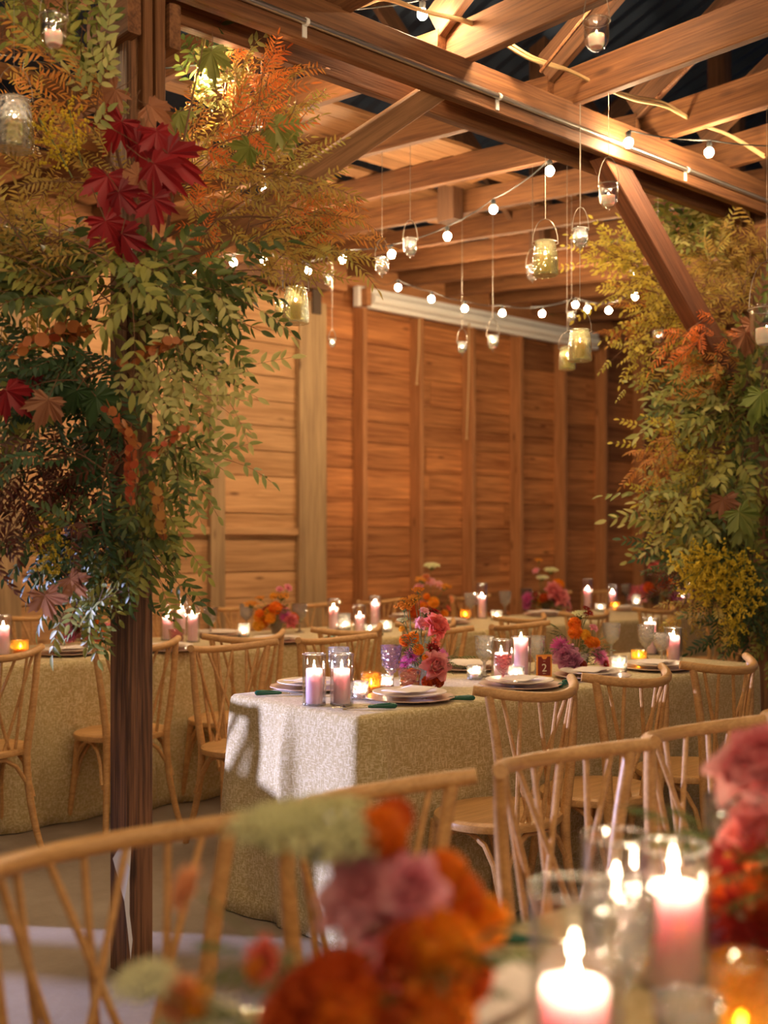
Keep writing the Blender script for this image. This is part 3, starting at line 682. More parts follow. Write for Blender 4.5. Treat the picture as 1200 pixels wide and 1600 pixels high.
# --- far tables
lamp_pair(5, 1024, 'at the left edge of the frame', .14, .2)
votive(hp(32, 1021), 'amber votive at the far left table edge', .042, .07, M_amber)
setting(hp(105, 1023), 'far left place behind the chair', 0, True, seed=7)
setting(hp(262, 1017), 'far place just right of the left post', 0, True, seed=8)
setting(hp(338, 994), 'far place on the wall side near the sliding door', 0, False, seed=9)
setting(hp(432, 1004), 'far place below the first marigold bouquet', 0, True, seed=10)
goblet(hp(92, 1008), 'tall goblet left of the lilac bouquet', M_press, .19, .045)
lamp_pair(262, 1000, 'left of the group right of the post', .13, .2)
lamp_pair(284, 992, 'back of the group right of the post', .15, .22)
lamp_pair(301, 1003, 'right of the group right of the post', .15, .2)
tumbler(hp(276, 1009), 'pink tumbler before the candles right of the post', M_pinkg, .045, .09)
goblet(hp(329, 993), 'smoked goblet left of the first marigold bouquet', M_smoke, .17, .045)
goblet(hp(385, 985), 'clear goblet behind the first marigold bouquet', None, .17, .045)
votive(hp(381, 995), 'clear votive before the first marigold bouquet', .036, .08)
goblet(hp(468, 988), 'smoked goblet right of the first marigold bouquet', M_smoke, .18, .05)
lamp_pair(521, 984, 'behind the chair rail on the far table', .14, .2)
votive(hp(538, 985), 'frosted tall votive beside the far pink candle', .042, .11)
lamp_pair(562, 988, 'left of the bright far cluster', .1, .17)
lamp_pair(586, 978, 'back of the bright far cluster', .15, .2)
votive(hp(578, 991), 'clear votive in the bright far cluster', .04, .06)
votive(hp(603, 987), 'clear votive at the right of the bright far cluster', .04, .07)
cutlery(hp(505, 1000), R(5), 'green handled knife on the far table behind the chair rail')
cutlery(hp(582, 991 + 4), R(10), 'green handled knife below the bright far cluster')
lamp_pair(753, 966, 'single tall one before the second stud', .16, .26)
goblet(hp(735, 966), 'cut goblet left of the single tall candle', None, .19, .05)
goblet(hp(789, 962), 'cut goblet right of the single tall candle', None, .19, .05)
votive(hp(776, 969), 'clear votive right of the single tall candle', .042, .07)
votive(hp(727, 968), 'amber votive left of the single tall candle', .04, .07, M_amber)
goblet(hp(822, 955), 'goblet left of the white topped bouquet', M_smoke, .19, .05)
lamp_pair(918, 950, 'behind the red sprig', .16, .25)
votive(hp(938, 955), 'clear votive left of the short far candle', .045, .06)
lamp_pair(957, 950, 'short one beside the amber votive', .13, .2)
votive(hp(961, 952), 'amber votive before the short far candle', .045, .06, M_amber)
goblet(hp(978, 945), 'goblet left of the last bouquet', M_smoke, .19, .05)
votive(hp(994, 946), 'clear tall votive left of the last bouquet', .04, .1)
lamp_pair(1078, 940, 'bright one behind the red leaves at right', .16, .22)
lamp_pair(1064, 944, 'low one behind the red leaves at right', .08, .14)
t = thing('number_card', 'small orange table card beside the last far bouquet', 'card', hp(1042, 944), TH - R(90)); m = MB(); m.box((0, 0, .05), (.07, .004, .1)); link('card', m.mesh('card', M_orange, False), t); m = MB(); m.box((0, -.003, .05), (.054, .003, .082)); link('panel', m.mesh('panel', M_maroon, False), t)
for (x, y, l) in ((640, 966, 'behind the tall orange centrepiece'), (850, 962, 'below the white topped bouquet'), (700, 975, 'left of the single tall candle'), (980, 954, 'before the last far bouquet')):
    setting(hp(x, y), 'far place ' + l, 0, True, seed=x)

# --- nearest table
def nearcyl(x, ytop, z, lab, ch, vh, r=.036, vr=.046):
    p = at(x, 900, z); p.z = TT; cylinder(p, 'large clear glass cylinder, ' + lab, vr, vh); pillar(p, 'fat lit pink pillar candle, ' + lab, r, ch, sc=1.1)
nearcyl(897, 0, 1.16, 'nearest, bottom centre right', .095, .20)
nearcyl(1052, 0, 1.42, 'right of the foreground pair', .118, .172)
nearcyl(963, 0, 1.5, 'rear of the foreground group', .075, .165)
p = at(968, 900, 1.22); p.z = TT; goblet(p, 'cut glass goblet in the middle of the foreground candles', M_press, .185, .04)
p = at(1158, 900, 1.22); p.z = TT; votive(p, 'amber ribbed votive at the lower right corner', .036, .105, M_amber, .5)
p = at(1075, 900, 1.15); p.z = TT; tumbler(p, 'frosted tumbler in front of the foreground candles', M_press, .036, .09)
p = at(1150, 900, 1.62); p.z = TT; goblet(p, 'smoked goblet before the dark red bouquet', M_smoke, .19, .045)
p = at(745, 1600, 1.30); p.z = TT; setting(p, 'blurred place at the bottom edge', 0, True, seed=21)
p = at(480, 1600, 1.40); p.z = TT; setting(Vector((.93, .93, TT)), 'blurred place behind the foreground bouquet', 0, True, seed=22)
cutlery(hp(838, 1478), R(140), 'green handled knife at the far edge of the nearest table')
cutlery(hp(378, 1592), R(160), 'green handled knife at the bottom left of the nearest table')

# ------------------------------------------------------------------ flowers
def petal(m, ang, r0, tilt, L, W, cup=.3, mi=0, c=(0, 0, 0), nu=3, nv=3, ruffle=0, rn=random):
    o = len(m.v); ca, sa = math.cos(ang), math.sin(ang)
    for i in range(nv + 1):
        f = i / nv; a = tilt + cup * (f - .3)          # elevation angle
        wd = W * math.sin(math.pi * min(1, .18 + .78 * f)) ** .7
        rad = r0 + L * f * math.cos(a); z = L * f * math.sin(a)
        for j in range(nu + 1):
            g = (j / nu - .5) * 2
            x = rad - abs(g) ** 2 * wd * .25; y = g * wd / 2; zz = z + abs(g) ** 2 * wd * .35 + rn.uniform(-ruffle, ruffle)
            m.v.append((c[0] + x * ca - y * sa, c[1] + x * sa + y * ca, c[2] + zz))
    for i in range(nv):
        for j in range(nu):
            a = o + i * (nu + 1) + j; m.f.append((a, a + 1, a + nu + 2, a + nu + 1)); m.m.append(mi)
def rose_mesh(name, mat, r=.045, seed=1, open_=1.0):
    rn = random.Random(seed); m = MB()
    for (cnt, r0, tilt, L, W, cup) in ((3, .1, 88, .62, .5, .5), (4, .16, 84, .72, .62, .3), (5, .26, 78, .8, .8, .1), (5, .34, 66, .9, .95, -.2), (6, .38, 45, .95, 1.0, -.4), (6, .38, 22, .95, 1.0, -.4)):
        for k in range(cnt): petal(m, 6.283 * k / cnt + rn.uniform(-.3, .3) + cnt, r0 * r, R(tilt + rn.uniform(-5, 5)) * open_, L * r, W * r, cup, 0, nu=4, nv=4, ruffle=.015 * r, rn=rn)
    return m.mesh(name, mat)
def pom_mesh(name, mat, r=.025, seed=1, n=90):
    rn = random.Random(seed); m = MB()
    for k in range(n):
        z = 1 - 1.45 * (k + .5) / n; rr = math.sqrt(max(0, 1 - z * z)); a = k * 2.39996
        d = Vector((rr * math.cos(a), rr * math.sin(a), z)); c = d * r * .72
        t1 = d.cross(Vector((.3, .5, 1))).normalized(); t1.rotate(Matrix.Rotation(rn.uniform(0, 6), 3, d)); t2 = d.cross(t1)
        e = d * r * 1.05; w = r * .26
        m.add([c - t1 * w * .5, c + t1 * w * .5, e + t1 * w + t2 * w * .5, e + t2 * w * 1.0, e - t1 * w + t2 * w * .3], [(0, 1, 2, 3, 4)])
    m.lathe([(.0001, -r * .5), (r * .5, -r * .35), (r * .78, 0), (r * .6, r * .5), (.0001, r * .75)], 10)
    return m.mesh(name, mat)
def daisy_mesh(name, mat, mc, r=.04, layers=((24, 1, 4, .10), (22, .9, 20, .10), (18, .7, 42, .11), (12, .45, 65, .12)), seed=1):
    rn = random.Random(seed); m = MB()
    for (n, s, tilt, w) in layers:
        for k in range(n): petal(m, 6.283 * k / n + rn.uniform(-.1, .1), .06 * r, R(tilt + rn.uniform(-8, 8)), r * s, r * w * 1.3, .1, 0, nu=2, nv=3, rn=rn)
    m.lathe([(.17 * r, .02 * r), (.2 * r, .12 * r), (.12 * r, .24 * r), (.0001, .28 * r)], 10, mi=1)
    return m.mesh(name, [mat, mc])
def umbel_mesh(name, mat, ms, r=.06, n=44, seed=1, fl=.010, dome=.25):
    rn = random.Random(seed); m = MB()
    for k in range(n):
        f = math.sqrt((k + .5) / n); a = k * 2.4; p = Vector((r * f * math.cos(a), r * f * math.sin(a), r * dome * (1 - f * f)))
        m.tube([(0, 0, -r * .7), p * .6 + Vector((0, 0, -r * .25)), p], .0009, 4, 1, False)
        for q in range(6):
            c = p + Vector((rn.uniform(-1, 1), rn.uniform(-1, 1), rn.uniform(-.3, .6))) * fl
            s = fl * .5; m.add([c + Vector(v) * s for v in ((1, 0, 0), (-1, 0, 0), (0, 1, 0), (0, -1, 0), (0, 0, 1), (0, 0, -1))], [(0, 2, 4), (2, 1, 4), (1, 3, 4), (3, 0, 4), (2, 0, 5), (1, 2, 5), (3, 1, 5), (0, 3, 5)])
    return m.mesh(name, [mat, ms], False)
def pm(name, *c, t=.45): return leafmat(name, c, t, .55)
F_stem = plain('stem_green', (.13, .17, .04), .6)
F = {}
F['rose'] = ('pink_rose', rose_mesh('pink_rose', pm('rose_pink', (.80, .26, .28), (.86, .38, .38))))
F['roselav'] = ('mauve_rose', rose_mesh('mauve_rose', pm('rose_mauve', (.62, .26, .42), (.74, .38, .52)), seed=2))
F['rosepeach'] = ('coral_rose', rose_mesh('coral_rose', pm('rose_coral', (.86, .22, .20), (.9, .34, .27)), seed=3, open_=.7))
F['mari'] = ('orange_marigold', pom_mesh('orange_marigold', pm('marigold_orange', (.86, .22, .015), (.92, .38, .02))))
F['mariy'] = ('yellow_marigold', pom_mesh('yellow_marigold', pm('marigold_yellow', (.88, .38, .02), (.9, .52, .04)), seed=4))
F['marid'] = ('rust_marigold', pom_mesh('rust_marigold', pm('marigold_rust', (.40, .04, .012), (.72, .13, .015)), seed=6))
F['mum'] = ('magenta_chrysanthemum', daisy_mesh('magenta_chrysanthemum', pm('mum_magenta', (.68, .13, .40), (.80, .26, .52)), pm('mum_eye', (.45, .05, .2))))
F['cosmos'] = ('dark_red_zinnia', daisy_mesh('dark_red_zinnia', pm('zinnia_red', (.26, .012, .012), (.42, .03, .02)), pm('zinnia_eye', (.5, .25, .03)), .026, ((12, 1, 10, .3), (10, .7, 30, .3))))
F['coral'] = ('coral_zinnia', daisy_mesh('coral_zinnia', pm('zinnia_coral', (.8, .17, .1), (.88, .3, .2)), pm('zinnia_eye2', (.4, .06, .03)), .028, ((12, 1, 14, .3), (10, .7, 34, .3))))
F['carn'] = ('pink_carnation', rose_mesh('pink_carnation', pm('carnation_pink', (.90, .42, .50), (.94, .58, .58)), .03, seed=5, open_=.8))
F['umbel'] = ('cream_umbel', umbel_mesh('cream_umbel', pm('umbel_cream', (.80, .78, .46), (.90, .88, .62)), F_stem))
F['umbelo'] = ('orange_yarrow', umbel_mesh('orange_yarrow', pm('yarrow_orange', (.78, .32, .03), (.86, .46, .05)), F_stem, .022, 14, 2, .007))
F['tulip'] = ('peach_bloom', rose_mesh('peach_bloom', pm('bloom_peach', (.84, .38, .2), (.9, .5, .25)), .026, 8, .95))
FERN = None
def stem_obj(t, a, b, bend, rn, r=.0014):
    m = MB(); a, b = Vector(a), Vector(b); mid = (a + b) / 2 + Vector((rn.uniform(-1, 1), rn.uniform(-1, 1), 0)) * bend
    pts = [a * (1 - f) ** 2 + mid * 2 * f * (1 - f) + b * f * f for f in [i / 6 for i in range(7)]]
    m.tube(pts, r, 5); link('stem', m.mesh('stem', F_stem), t)
def centerpiece(p, label, spec, vase=None, seed=1, vr=.045, vh=.085, greens=6, sc=1.0):
    """spec: (kind, right, up, toward viewer, size)"""
    rn = random.Random(seed); t = thing('flower_centrepiece', label, 'flower arrangement', p, 0, None)
    m = MB(); m.lathe([(.0001, 0), (vr * .6, 0), (vr * .65, .004), (vr, vh), (vr * .95, vh), (vr * .6, .01), (.0001, .01)], 24, rf=lambda q, z: 1 + .03 * math.cos(q * 10))
    link('vase', m.mesh('vase', vase or M_press), t)
    for (k, r, u, d, s) in spec:
        nm, me = F[k]; pos = RIGHT * r + UP * u - FWD * d
        dirv = (RIGHT * r * 1.2 + UP * (.06 + .25 * max(0, u - .1) + rn.uniform(0, .04)) + -FWD * (d * 2 + .09)).normalized()
        if 'umbel' in k: dirv = (UP + RIGHT * r * .5 - FWD * .25).normalized()
        q = dirv.to_track_quat('Z', 'Y').to_matrix() @ Matrix.Rotation(rn.uniform(0, 6), 3, 'Z')
        M = Matrix.Translation(pos) @ q.to_4x4() @ Matrix.Scale(s, 4)
        link(nm, me, t, M=M)
        stem_obj(t, (rn.uniform(-.015, .015), rn.uniform(-.015, .015), .03), pos - dirv * .004, .02 + .1 * u, rn, .0013 * (1.4 if s > 1.2 else 1))
    for k in range(greens):
        a = rn.uniform(0, 6.28); e = rn.uniform(.1, .9); L = rn.uniform(.08, .14) * sc
        dv = Vector((math.cos(a) * math.cos(e), math.sin(a) * math.cos(e), math.sin(e)))
        q = dv.to_track_quat('X', 'Z').to_matrix()
        link('greenery', rn.choice(FERNS), t, M=Matrix.Translation(Vector((0, 0, .05)) + dv * .03) @ q.to_4x4() @ Matrix.Scale(L / .3, 4))
    return t

# ------------------------------------------------------------------ foliage meshes (stem along +X, ~0.3 long)
def leaf(m, base, d, n, L, W, fold=.25, droop=.2, mi=0):
    d = d.normalized(); s = d.cross(n).normalized(); n = s.cross(d)
    ts = (0, .22, .5, .78, 1); ws = (.12, .85, 1, .6, .0); o = len(m.v)
    for t, w_ in zip(ts, ws):
        c = base + d * (L * t) - n * (droop * L * t * t); e = s * (W / 2 * w_); up = n * (fold * W / 2 * w_)
        m.v += [tuple(c + e + up), tuple(c), tuple(c - e + up)]
    for i in range(4):
        a = o + i * 3
        m.f += [(a, a + 3, a + 4, a + 1), (a + 1, a + 4, a + 5, a + 2)]; m.m += [mi, mi]
def compound(m, base, d, n, L, pairs, lL, lW, rn, droop=.25, ang=52):
    d = d.normalized(); s = d.cross(n).normalized(); pts = []
    for i in range(pairs + 2):
        f = i / (pairs + 1); pts.append(base + d * (L * f) - n * (droop * L * f * f))
    m.tube(pts, [.0011] * len(pts), 4, 1, False)
    for i in range(1, pairs + 1):
        dd = (pts[min(i + 1, len(pts) - 1)] - pts[i - 1]).normalized(); sz = 1 - .45 * abs(i / (pairs + 1) - .45)
        for sg in (-1, 1):
            a = R(ang + rn.uniform(-9, 9)); ld = dd * math.cos(a) + s * sg * math.sin(a) - n * rn.uniform(-.05, .3)
            leaf(m, pts[i], ld, n + s * sg * rn.uniform(-.3, .5), lL * sz * rn.uniform(.85, 1.1), lW * sz, .3, rn.uniform(.05, .4))
    leaf(m, pts[-1], (pts[-1] - pts[-2]), n, lL, lW, .3, .2)
def branch_mesh(name, mats, seed, n=6, Ls=.3, cL=.13, pairs=4, lL=.05, lW=.016, ang=52, spread=45):
    rn = random.Random(seed); m = MB(); bend = rn.uniform(-.05, .05)
    pts = [Vector((Ls * f, bend * math.sin(f * 3), .03 * math.sin(f * 2.5))) for f in [i / 6 for i in range(7)]]
    m.tube(pts, [.0028 - .0002 * i * 1.2 for i in range(7)], 5, 1)
    for k in range(n):
        f = .15 + .85 * k / (n - 1); b = pts[min(6, int(f * 6))]
        roll = rn.uniform(-1.2, 1.2); sg = 1 if k % 2 else -1
        a = R(spread + rn.uniform(-12, 12)) if k < n - 1 else 0
        d = Vector((math.cos(a), sg * math.sin(a) * math.cos(roll), math.sin(a) * math.sin(roll)))
        nn = Vector((rn.uniform(-.3, .3), rn.uniform(-.5, .5), 1))
        compound(m, b, d, nn, cL * rn.uniform(.8, 1.15), pairs, lL, lW, rn, rn.uniform(.05, .45), ang)
    return m.mesh(name, mats)
B_stem = plain('twig_brown', (.16, .07, .03), .7)
def sp(*c): return c
ML = {
 'ash': leafmat('leaf_green', ((.06, .09, .022), (.19, .23, .05), (.38, .36, .08)), .35),
 'lite': leafmat('leaf_light', ((.30, .34, .10), (.46, .45, .15), (.60, .54, .20)), .35),
 'olive': leafmat('leaf_olive', ((.36, .24, .05), (.50, .31, .06), (.44, .36, .08)), .4),
 'rust': leafmat('leaf_rust', ((.58, .20, .04), (.50, .26, .05), (.66, .26, .06)), .4),
 'orange': leafmat('leaf_orange', ((.72, .16, .03), (.80, .22, .04)), .45),
 'dark': leafmat('leaf_dark', ((.035, .075, .03), (.06, .12, .045), (.10, .14, .04)), .25),
 'burg': leafmat('leaf_burgundy', ((.09, .02, .012), (.16, .04, .015), (.07, .03, .015)), .3),
 'yell': leafmat('leaf_yellow', ((.55, .42, .05), (.62, .50, .07), (.40, .34, .05)), .4),
}
BR = {}
for kk, nm, par in (('ash', 'ash_branch', dict(n=6, cL=.16, pairs=4, lL=.062, lW=.022)), ('lite', 'pale_ash_branch', dict(n=5, cL=.15, pairs=3, lL=.065, lW=.024)),
                    ('olive', 'sumac_branch', dict(n=7, cL=.16, pairs=7, lL=.042, lW=.009)), ('rust', 'rust_sumac_branch', dict(n=7, cL=.16, pairs=7, lL=.045, lW=.009)),
                    ('orange', 'orange_sumac_branch', dict(n=4, cL=.13, pairs=6, lL=.05, lW=.009)), ('dark', 'dark_fern_branch', dict(n=7, cL=.15, pairs=6, lL=.05, lW=.016)),
                    ('burg', 'nandina_branch', dict(n=7, cL=.13, pairs=5, lL=.042, lW=.011)), ('yell', 'yellow_leaf_branch', dict(n=6, cL=.12, pairs=4, lL=.034, lW=.015, ang=60))):
    BR[kk] = (nm, [branch_mesh(nm, [ML[kk], B_stem], s, **par) for s in (11, 12, 13)])
FERNS = [branch_mesh('greenery', [leafmat('greenery_leaf', ((.06, .09, .02), (.13, .16, .035)), .3), F_stem], s, n=7, Ls=.3, cL=.15, pairs=6, lL=.05, lW=.012) for s in (31, 32)]
def maple_mesh(seed, size=.085):
    rn = random.Random(seed); m = MB(); lobes = ((-112, .66), (-56, .92), (0, 1.05), (56, .92), (112, .66))
    out = [(-165, .12)]
    for i, (a, r) in enumerate(lobes):
        out += [(a - 21, r * .64), (a - 15, r * .80), (a - 8, r * .74), (a, r), (a + 8, r * .74), (a + 15, r * .80), (a + 21, r * .64)]
        if i < 4: out.append(((a + lobes[i + 1][0]) / 2, .47))
    out.append((165, .12)); cu = rn.uniform(.3, .8); tw = rn.uniform(-.3, .3)
    vs = [(0, 0, 0)] + [(size * r * math.cos(R(a)), size * r * math.sin(R(a)), -cu * size * r * r + tw * size * r * math.sin(R(a)) * .6 + size * .05 * math.sin(a * .3)) for a, r in out]
    m.add(vs, [(0, i, i + 1) for i in range(1, len(out))]); m.tube([(0, 0, 0), (-size * .5, 0, -size * .15), (-size, 0, 0)], .0012, 5, 1)
    return m
MAPLE = {k: [maple_mesh(s).mesh('maple_leaf', [leafmat('maple_' + k, c, .35, .5), B_stem]) for s in (1, 2, 3)] for k, c in
         {'red': ((.20, .010, .016), (.36, .02, .025), (.30, .015, .02)), 'tan': ((.36, .15, .08), (.45, .2, .1)), 'green': ((.20, .26, .05), (.3, .32, .08)), 'dgreen': ((.03, .07, .02), (.05, .1, .03))}.items()}
def euc_mesh(mat, seed, L=.2):
    rn = random.Random(seed); m = MB(); n = 16
    m.tube([(0, 0, 0), (L * .5, 0, .01), (L, 0, 0)], .002, 5, 1)
    for k in range(n):
        x = L * (.05 + .95 * k / n); a = k * 2.4; c = Vector((x, .013 * math.cos(a), .013 * math.sin(a) + .005)); nrm = Vector((.5 + rn.uniform(-.3, .3), math.cos(a), math.sin(a))).normalized()
        t1 = nrm.orthogonal().normalized(); t2 = nrm.cross(t1); r = rn.uniform(.014, .02)
        m.add([c - nrm * .003] + [c + (t1 * math.cos(q * .785) + t2 * math.sin(q * .785)) * r for q in range(8)], [(0, 1 + q, 1 + (q + 1) % 8) for q in range(8)])
    return m.mesh('dried_eucalyptus', [mat, B_stem])
EUC = [euc_mesh(leafmat('eucalyptus_rust', ((.42, .13, .03), (.55, .2, .05), (.5, .09, .03)), .3), s) for s in (1, 2)] + [euc_mesh(leafmat('eucalyptus_ochre', ((.48, .26, .06), (.55, .22, .05)), .3), 3)]
def golden_mesh(seed, L=.16):
    rn = random.Random(seed); m = MB(); m.tube([(0, 0, 0), (L * .5, 0, .005), (L, 0, 0)], .0018, 5, 1)
    for b in range(10):
        x = L * (.15 + .8 * b / 10); a = b * 2.4; bl = .06 * (1 - .5 * b / 10)
        for k in range(16):
            f = k / 16; c = Vector((x + bl * f * .7, math.cos(a) * bl * f, math.sin(a) * bl * f)) + Vector([rn.uniform(-.006, .006) for _ in range(3)]); s = rn.uniform(.003, .0052)
            m.add([c + Vector(v) * s for v in ((1, 0, 0), (-1, 0, 0), (0, 1, 0), (0, -1, 0), (0, 0, 1), (0, 0, -1))], [(0, 2, 4), (2, 1, 4), (1, 3, 4), (3, 0, 4), (2, 0, 5), (1, 2, 5), (3, 1, 5), (0, 3, 5)])
    return m.mesh('goldenrod', [leafmat('goldenrod_yellow', ((.66, .50, .03), (.80, .60, .05)), .3), F_stem], False)
GOLD = [golden_mesh(s) for s in (1, 2)]

def sprig(t, name, me, x, y, z, ang, dz, sc, rn, Lc=.14, face=None):
    """centre of the sprig at picture point (x,y) depth z; ang = picture direction, 0 right, 90 up"""
    d = RIGHT * math.cos(R(ang)) + UP * math.sin(R(ang)) - FWD * dz; d.normalize()
    nz = (-FWD + UP * .6 + RIGHT * rn.uniform(-.6, .6) + UP * rn.uniform(-.5, .5)) if face is None else face
    Z = (nz - d * nz.dot(d)).normalized(); Y = Z.cross(d)
    M = Matrix.Translation(at(x, y, z) - d * Lc * sc - t.location) @ Matrix((d, Y, Z)).transposed().to_4x4() @ Matrix.Scale(sc, 4)
    return link(name, me, t, M=M)
DENS = .6
def fill(t, kind, n, cx, cy, rx, ry, z, zr, ox, oy, sc, rn, spread=50, droop=15):
    nm, mes = (BR[kind] if kind in BR else {'gold': ('goldenrod', GOLD), 'euc': ('dried_eucalyptus', EUC)}[kind])
    for k in range(max(2, round(n * DENS))):
        a = rn.uniform(0, 6.283); q = math.sqrt(rn.random()); x = cx + rx * q * math.cos(a); y = cy + ry * q * math.sin(a)
        ang = math.degrees(math.atan2(-(y - oy), x - ox)) + rn.uniform(-spread, spread); 
        sprig(t, nm, rn.choice(mes), x, y, z + rn.uniform(-zr, zr), ang, rn.uniform(-.4, .7), sc * rn.uniform(.75, 1.15), rn, .14 if kind not in ('gold', 'euc') else .08)
def maples(t, kind, pts, z, rn, sc=1.0):
    for (x, y) in pts:
        ang = rn.uniform(-150, -30); sprig(t, 'maple_leaf', rn.choice(MAPLE[kind]), x, y, z + rn.uniform(-.06, .06), ang, rn.uniform(-.2, .3), sc * rn.uniform(.8, 1.15), rn, .0, face=-FWD + UP * rn.uniform(-.3, .8) + RIGHT * rn.uniform(-.7, .7))
rn = random.Random(42)
GL = thing('foliage_garland', 'large autumn foliage installation of leaves and branches tied around the left post', 'foliage', (1.757, 3.0, 0))
z0 = 3.36
m = MB()
for (a, b, c) in (((205, 330, 3.4), (120, 120, 3.35), (10, 30, 3.3)), ((215, 400, 3.35), (330, 300, 3.3), (520, 420 - 60, 3.45)), ((210, 330, 3.4), (150, 150, 3.3), (150, 0, 3.2)), ((215, 520, 3.4), (100, 480, 3.3), (0, 470, 3.25)), ((200, 700, 3.4), (120, 760, 3.3), (60, 860, 3.3)), ((215, 500, 3.38), (260, 640, 3.3), (290, 830, 3.3)), ((250, 420, 3.35), (285, 220, 3.3), (320, 60, 3.3)), ((200, 560, 3.4), (90, 620, 3.3), (10, 620, 3.3))):
    a, b, c = at(*a), at(*b), at(*c); m = MB(); m.tube([(a * (1 - f) ** 2 + b * 2 * f * (1 - f) + c * f * f) - GL.location for f in [i / 8 for i in range(9)]], [.006 - .0006 * i for i in range(9)], 6); link('woody_stem', m.mesh('woody_stem', B_stem), GL)
# (kind, n, cx, cy, rx, ry, depth, depth range, origin x, y, scale)
for a in (('ash', 8, 50, 40, 60, 50, 3.3, .15, 150, 150, .8), ('ash', 5, 120, 50, 35, 50, 3.3, .15, 190, 200, .8), ('lite', 6, 150, 140, 25, 50, 3.25, .1, 200, 250, .7),
          ('rust', 6, 60, 160, 60, 60, 3.3, .15, 200, 250, .8), ('olive', 8, 100, 250, 90, 80, 3.35, .15, 210, 330, .8), ('olive', 12, 60, 350, 70, 70, 3.3, .15, 210, 380, .95),
          ('lite', 5, 315, 130, 30, 40, 3.9, .1, 250, 250, .6), ('ash', 4, 310, 90, 25, 30, 3.95, .1, 250, 200, .7),
          ('rust', 9, 395, 150, 55, 45, 3.95, .1, 260, 260, .8), ('orange', 6, 375, 130, 50, 40, 3.9, .08, 260, 260, .8), ('olive', 18, 370, 230, 75, 60, 3.85, .15, 250, 320, .85), ('rust', 8, 360, 250, 70, 60, 3.8, .15, 250, 330, .8),
          ('olive', 14, 400, 320, 80, 50, 3.4, .2, 240, 350, .85), ('orange', 5, 370, 190, 40, 30, 3.3, .1, 260, 300, .7), ('olive', 12, 430, 390, 60, 40, 3.4, .15, 250, 390, .8), ('rust', 6, 480, 340, 40, 50, 3.45, .1, 330, 390, .7), ('orange', 4, 300, 370, 40, 30, 3.3, .1, 330, 420, .6), ('orange', 4, 490, 340, 25, 20, 3.4, .1, 400, 380, .5),
          ('ash', 18, 200, 420, 100, 50, 3.3, .15, 215, 430, .9), ('ash', 16, 70, 460, 80, 60, 3.3, .15, 200, 460, .95), ('olive', 8, 60, 430, 70, 40, 3.25, .1, 200, 420, .9), ('lite', 9, 290, 470, 55, 45, 3.3, .12, 215, 440, .75), ('ash', 8, 330, 460, 50, 40, 3.35, .12, 215, 440, .75),
          ('lite', 6, 330, 590, 40, 30, 3.3, .1, 240, 560, .62), ('ash', 7, 290, 560, 45, 50, 3.35, .12, 215, 560, .75), ('lite', 8, 278, 680, 40, 80, 3.28, .1, 230, 560, .75), ('ash', 9, 275, 760, 40, 70, 3.33, .1, 230, 600, .75), ('lite', 3, 240, 620, 20, 30, 3.2, .05, 220, 560, .65),
          ('dark', 14, 110, 620, 80, 60, 3.3, .15, 210, 600, .85), ('ash', 10, 20, 660, 45, 70, 3.3, .12, 180, 620, .85), ('dark', 16, 130, 700, 70, 70, 3.33, .15, 200, 640, .85), ('burg', 14, 90, 760, 80, 60, 3.3, .12, 200, 680, .9), ('burg', 7, 45, 800, 35, 50, 3.3, .1, 160, 700, .8), ('dark', 12, 160, 820, 60, 60, 3.33, .12, 200, 700, .8),
          ('ash', 12, 240, 830, 50, 50, 3.3, .1, 215, 720, .75), ('ash', 10, 170, 890, 40, 40, 3.3, .1, 190, 760, .75), ('dark', 6, 150, 900, 40, 40, 3.35, .1, 190, 760, .7), ('lite', 4, 150, 930, 30, 25, 3.3, .1, 180, 800, .6), ('burg', 4, 120, 900, 20, 40, 3.3, .1, 180, 800, .6),
          ('gold', 7, 80, 850, 45, 30, 3.25, .05, 160, 760, .95), ('gold', 3, 105, 220, 25, 25, 3.2, .05, 160, 260, 1.0),
          ('euc', 4, 110, 530, 40, 12, 3.2, .05, 200, 550, .95), ('euc', 4, 255, 740, 22, 60, 3.15, .04, 250, 560, .75)):
    fill(GL, *a[:11], rn=rn)
for (x, y, ang, s) in ((232, 553, 25, .9), (250, 545, 20, .7), (190, 665, -50, .8), (205, 710, -80, .8), (203, 750, -85, .7), (265, 690, 40, .7)):
    sprig(GL, 'dried_eucalyptus', EUC[0], x, y, 3.12, ang, .1, s, rn, .1)
maples(GL, 'red', ((190, 190), (245, 205), (262, 240), (240, 255), (168, 275), (185, 300), (240, 310), (165, 345), (190, 365), (250, 280), (215, 225)), 3.12, rn, 1.15)
maples(GL, 'red', ((45, 600), (10, 610)), 3.2, rn, .9)
maples(GL, 'tan', ((215, 275), (235, 165), (75, 625), (70, 930), (110, 905), (180, 140)), 3.15, rn, .9)
maples(GL, 'green', ((430, 195), (445, 190), (330, 80), (390, 230), (280, 175)), 3.3, rn, .9)
maples(GL, 'dgreen', ((120, 610), (150, 620), (90, 600), (130, 720)), 3.2, rn, 1.1)

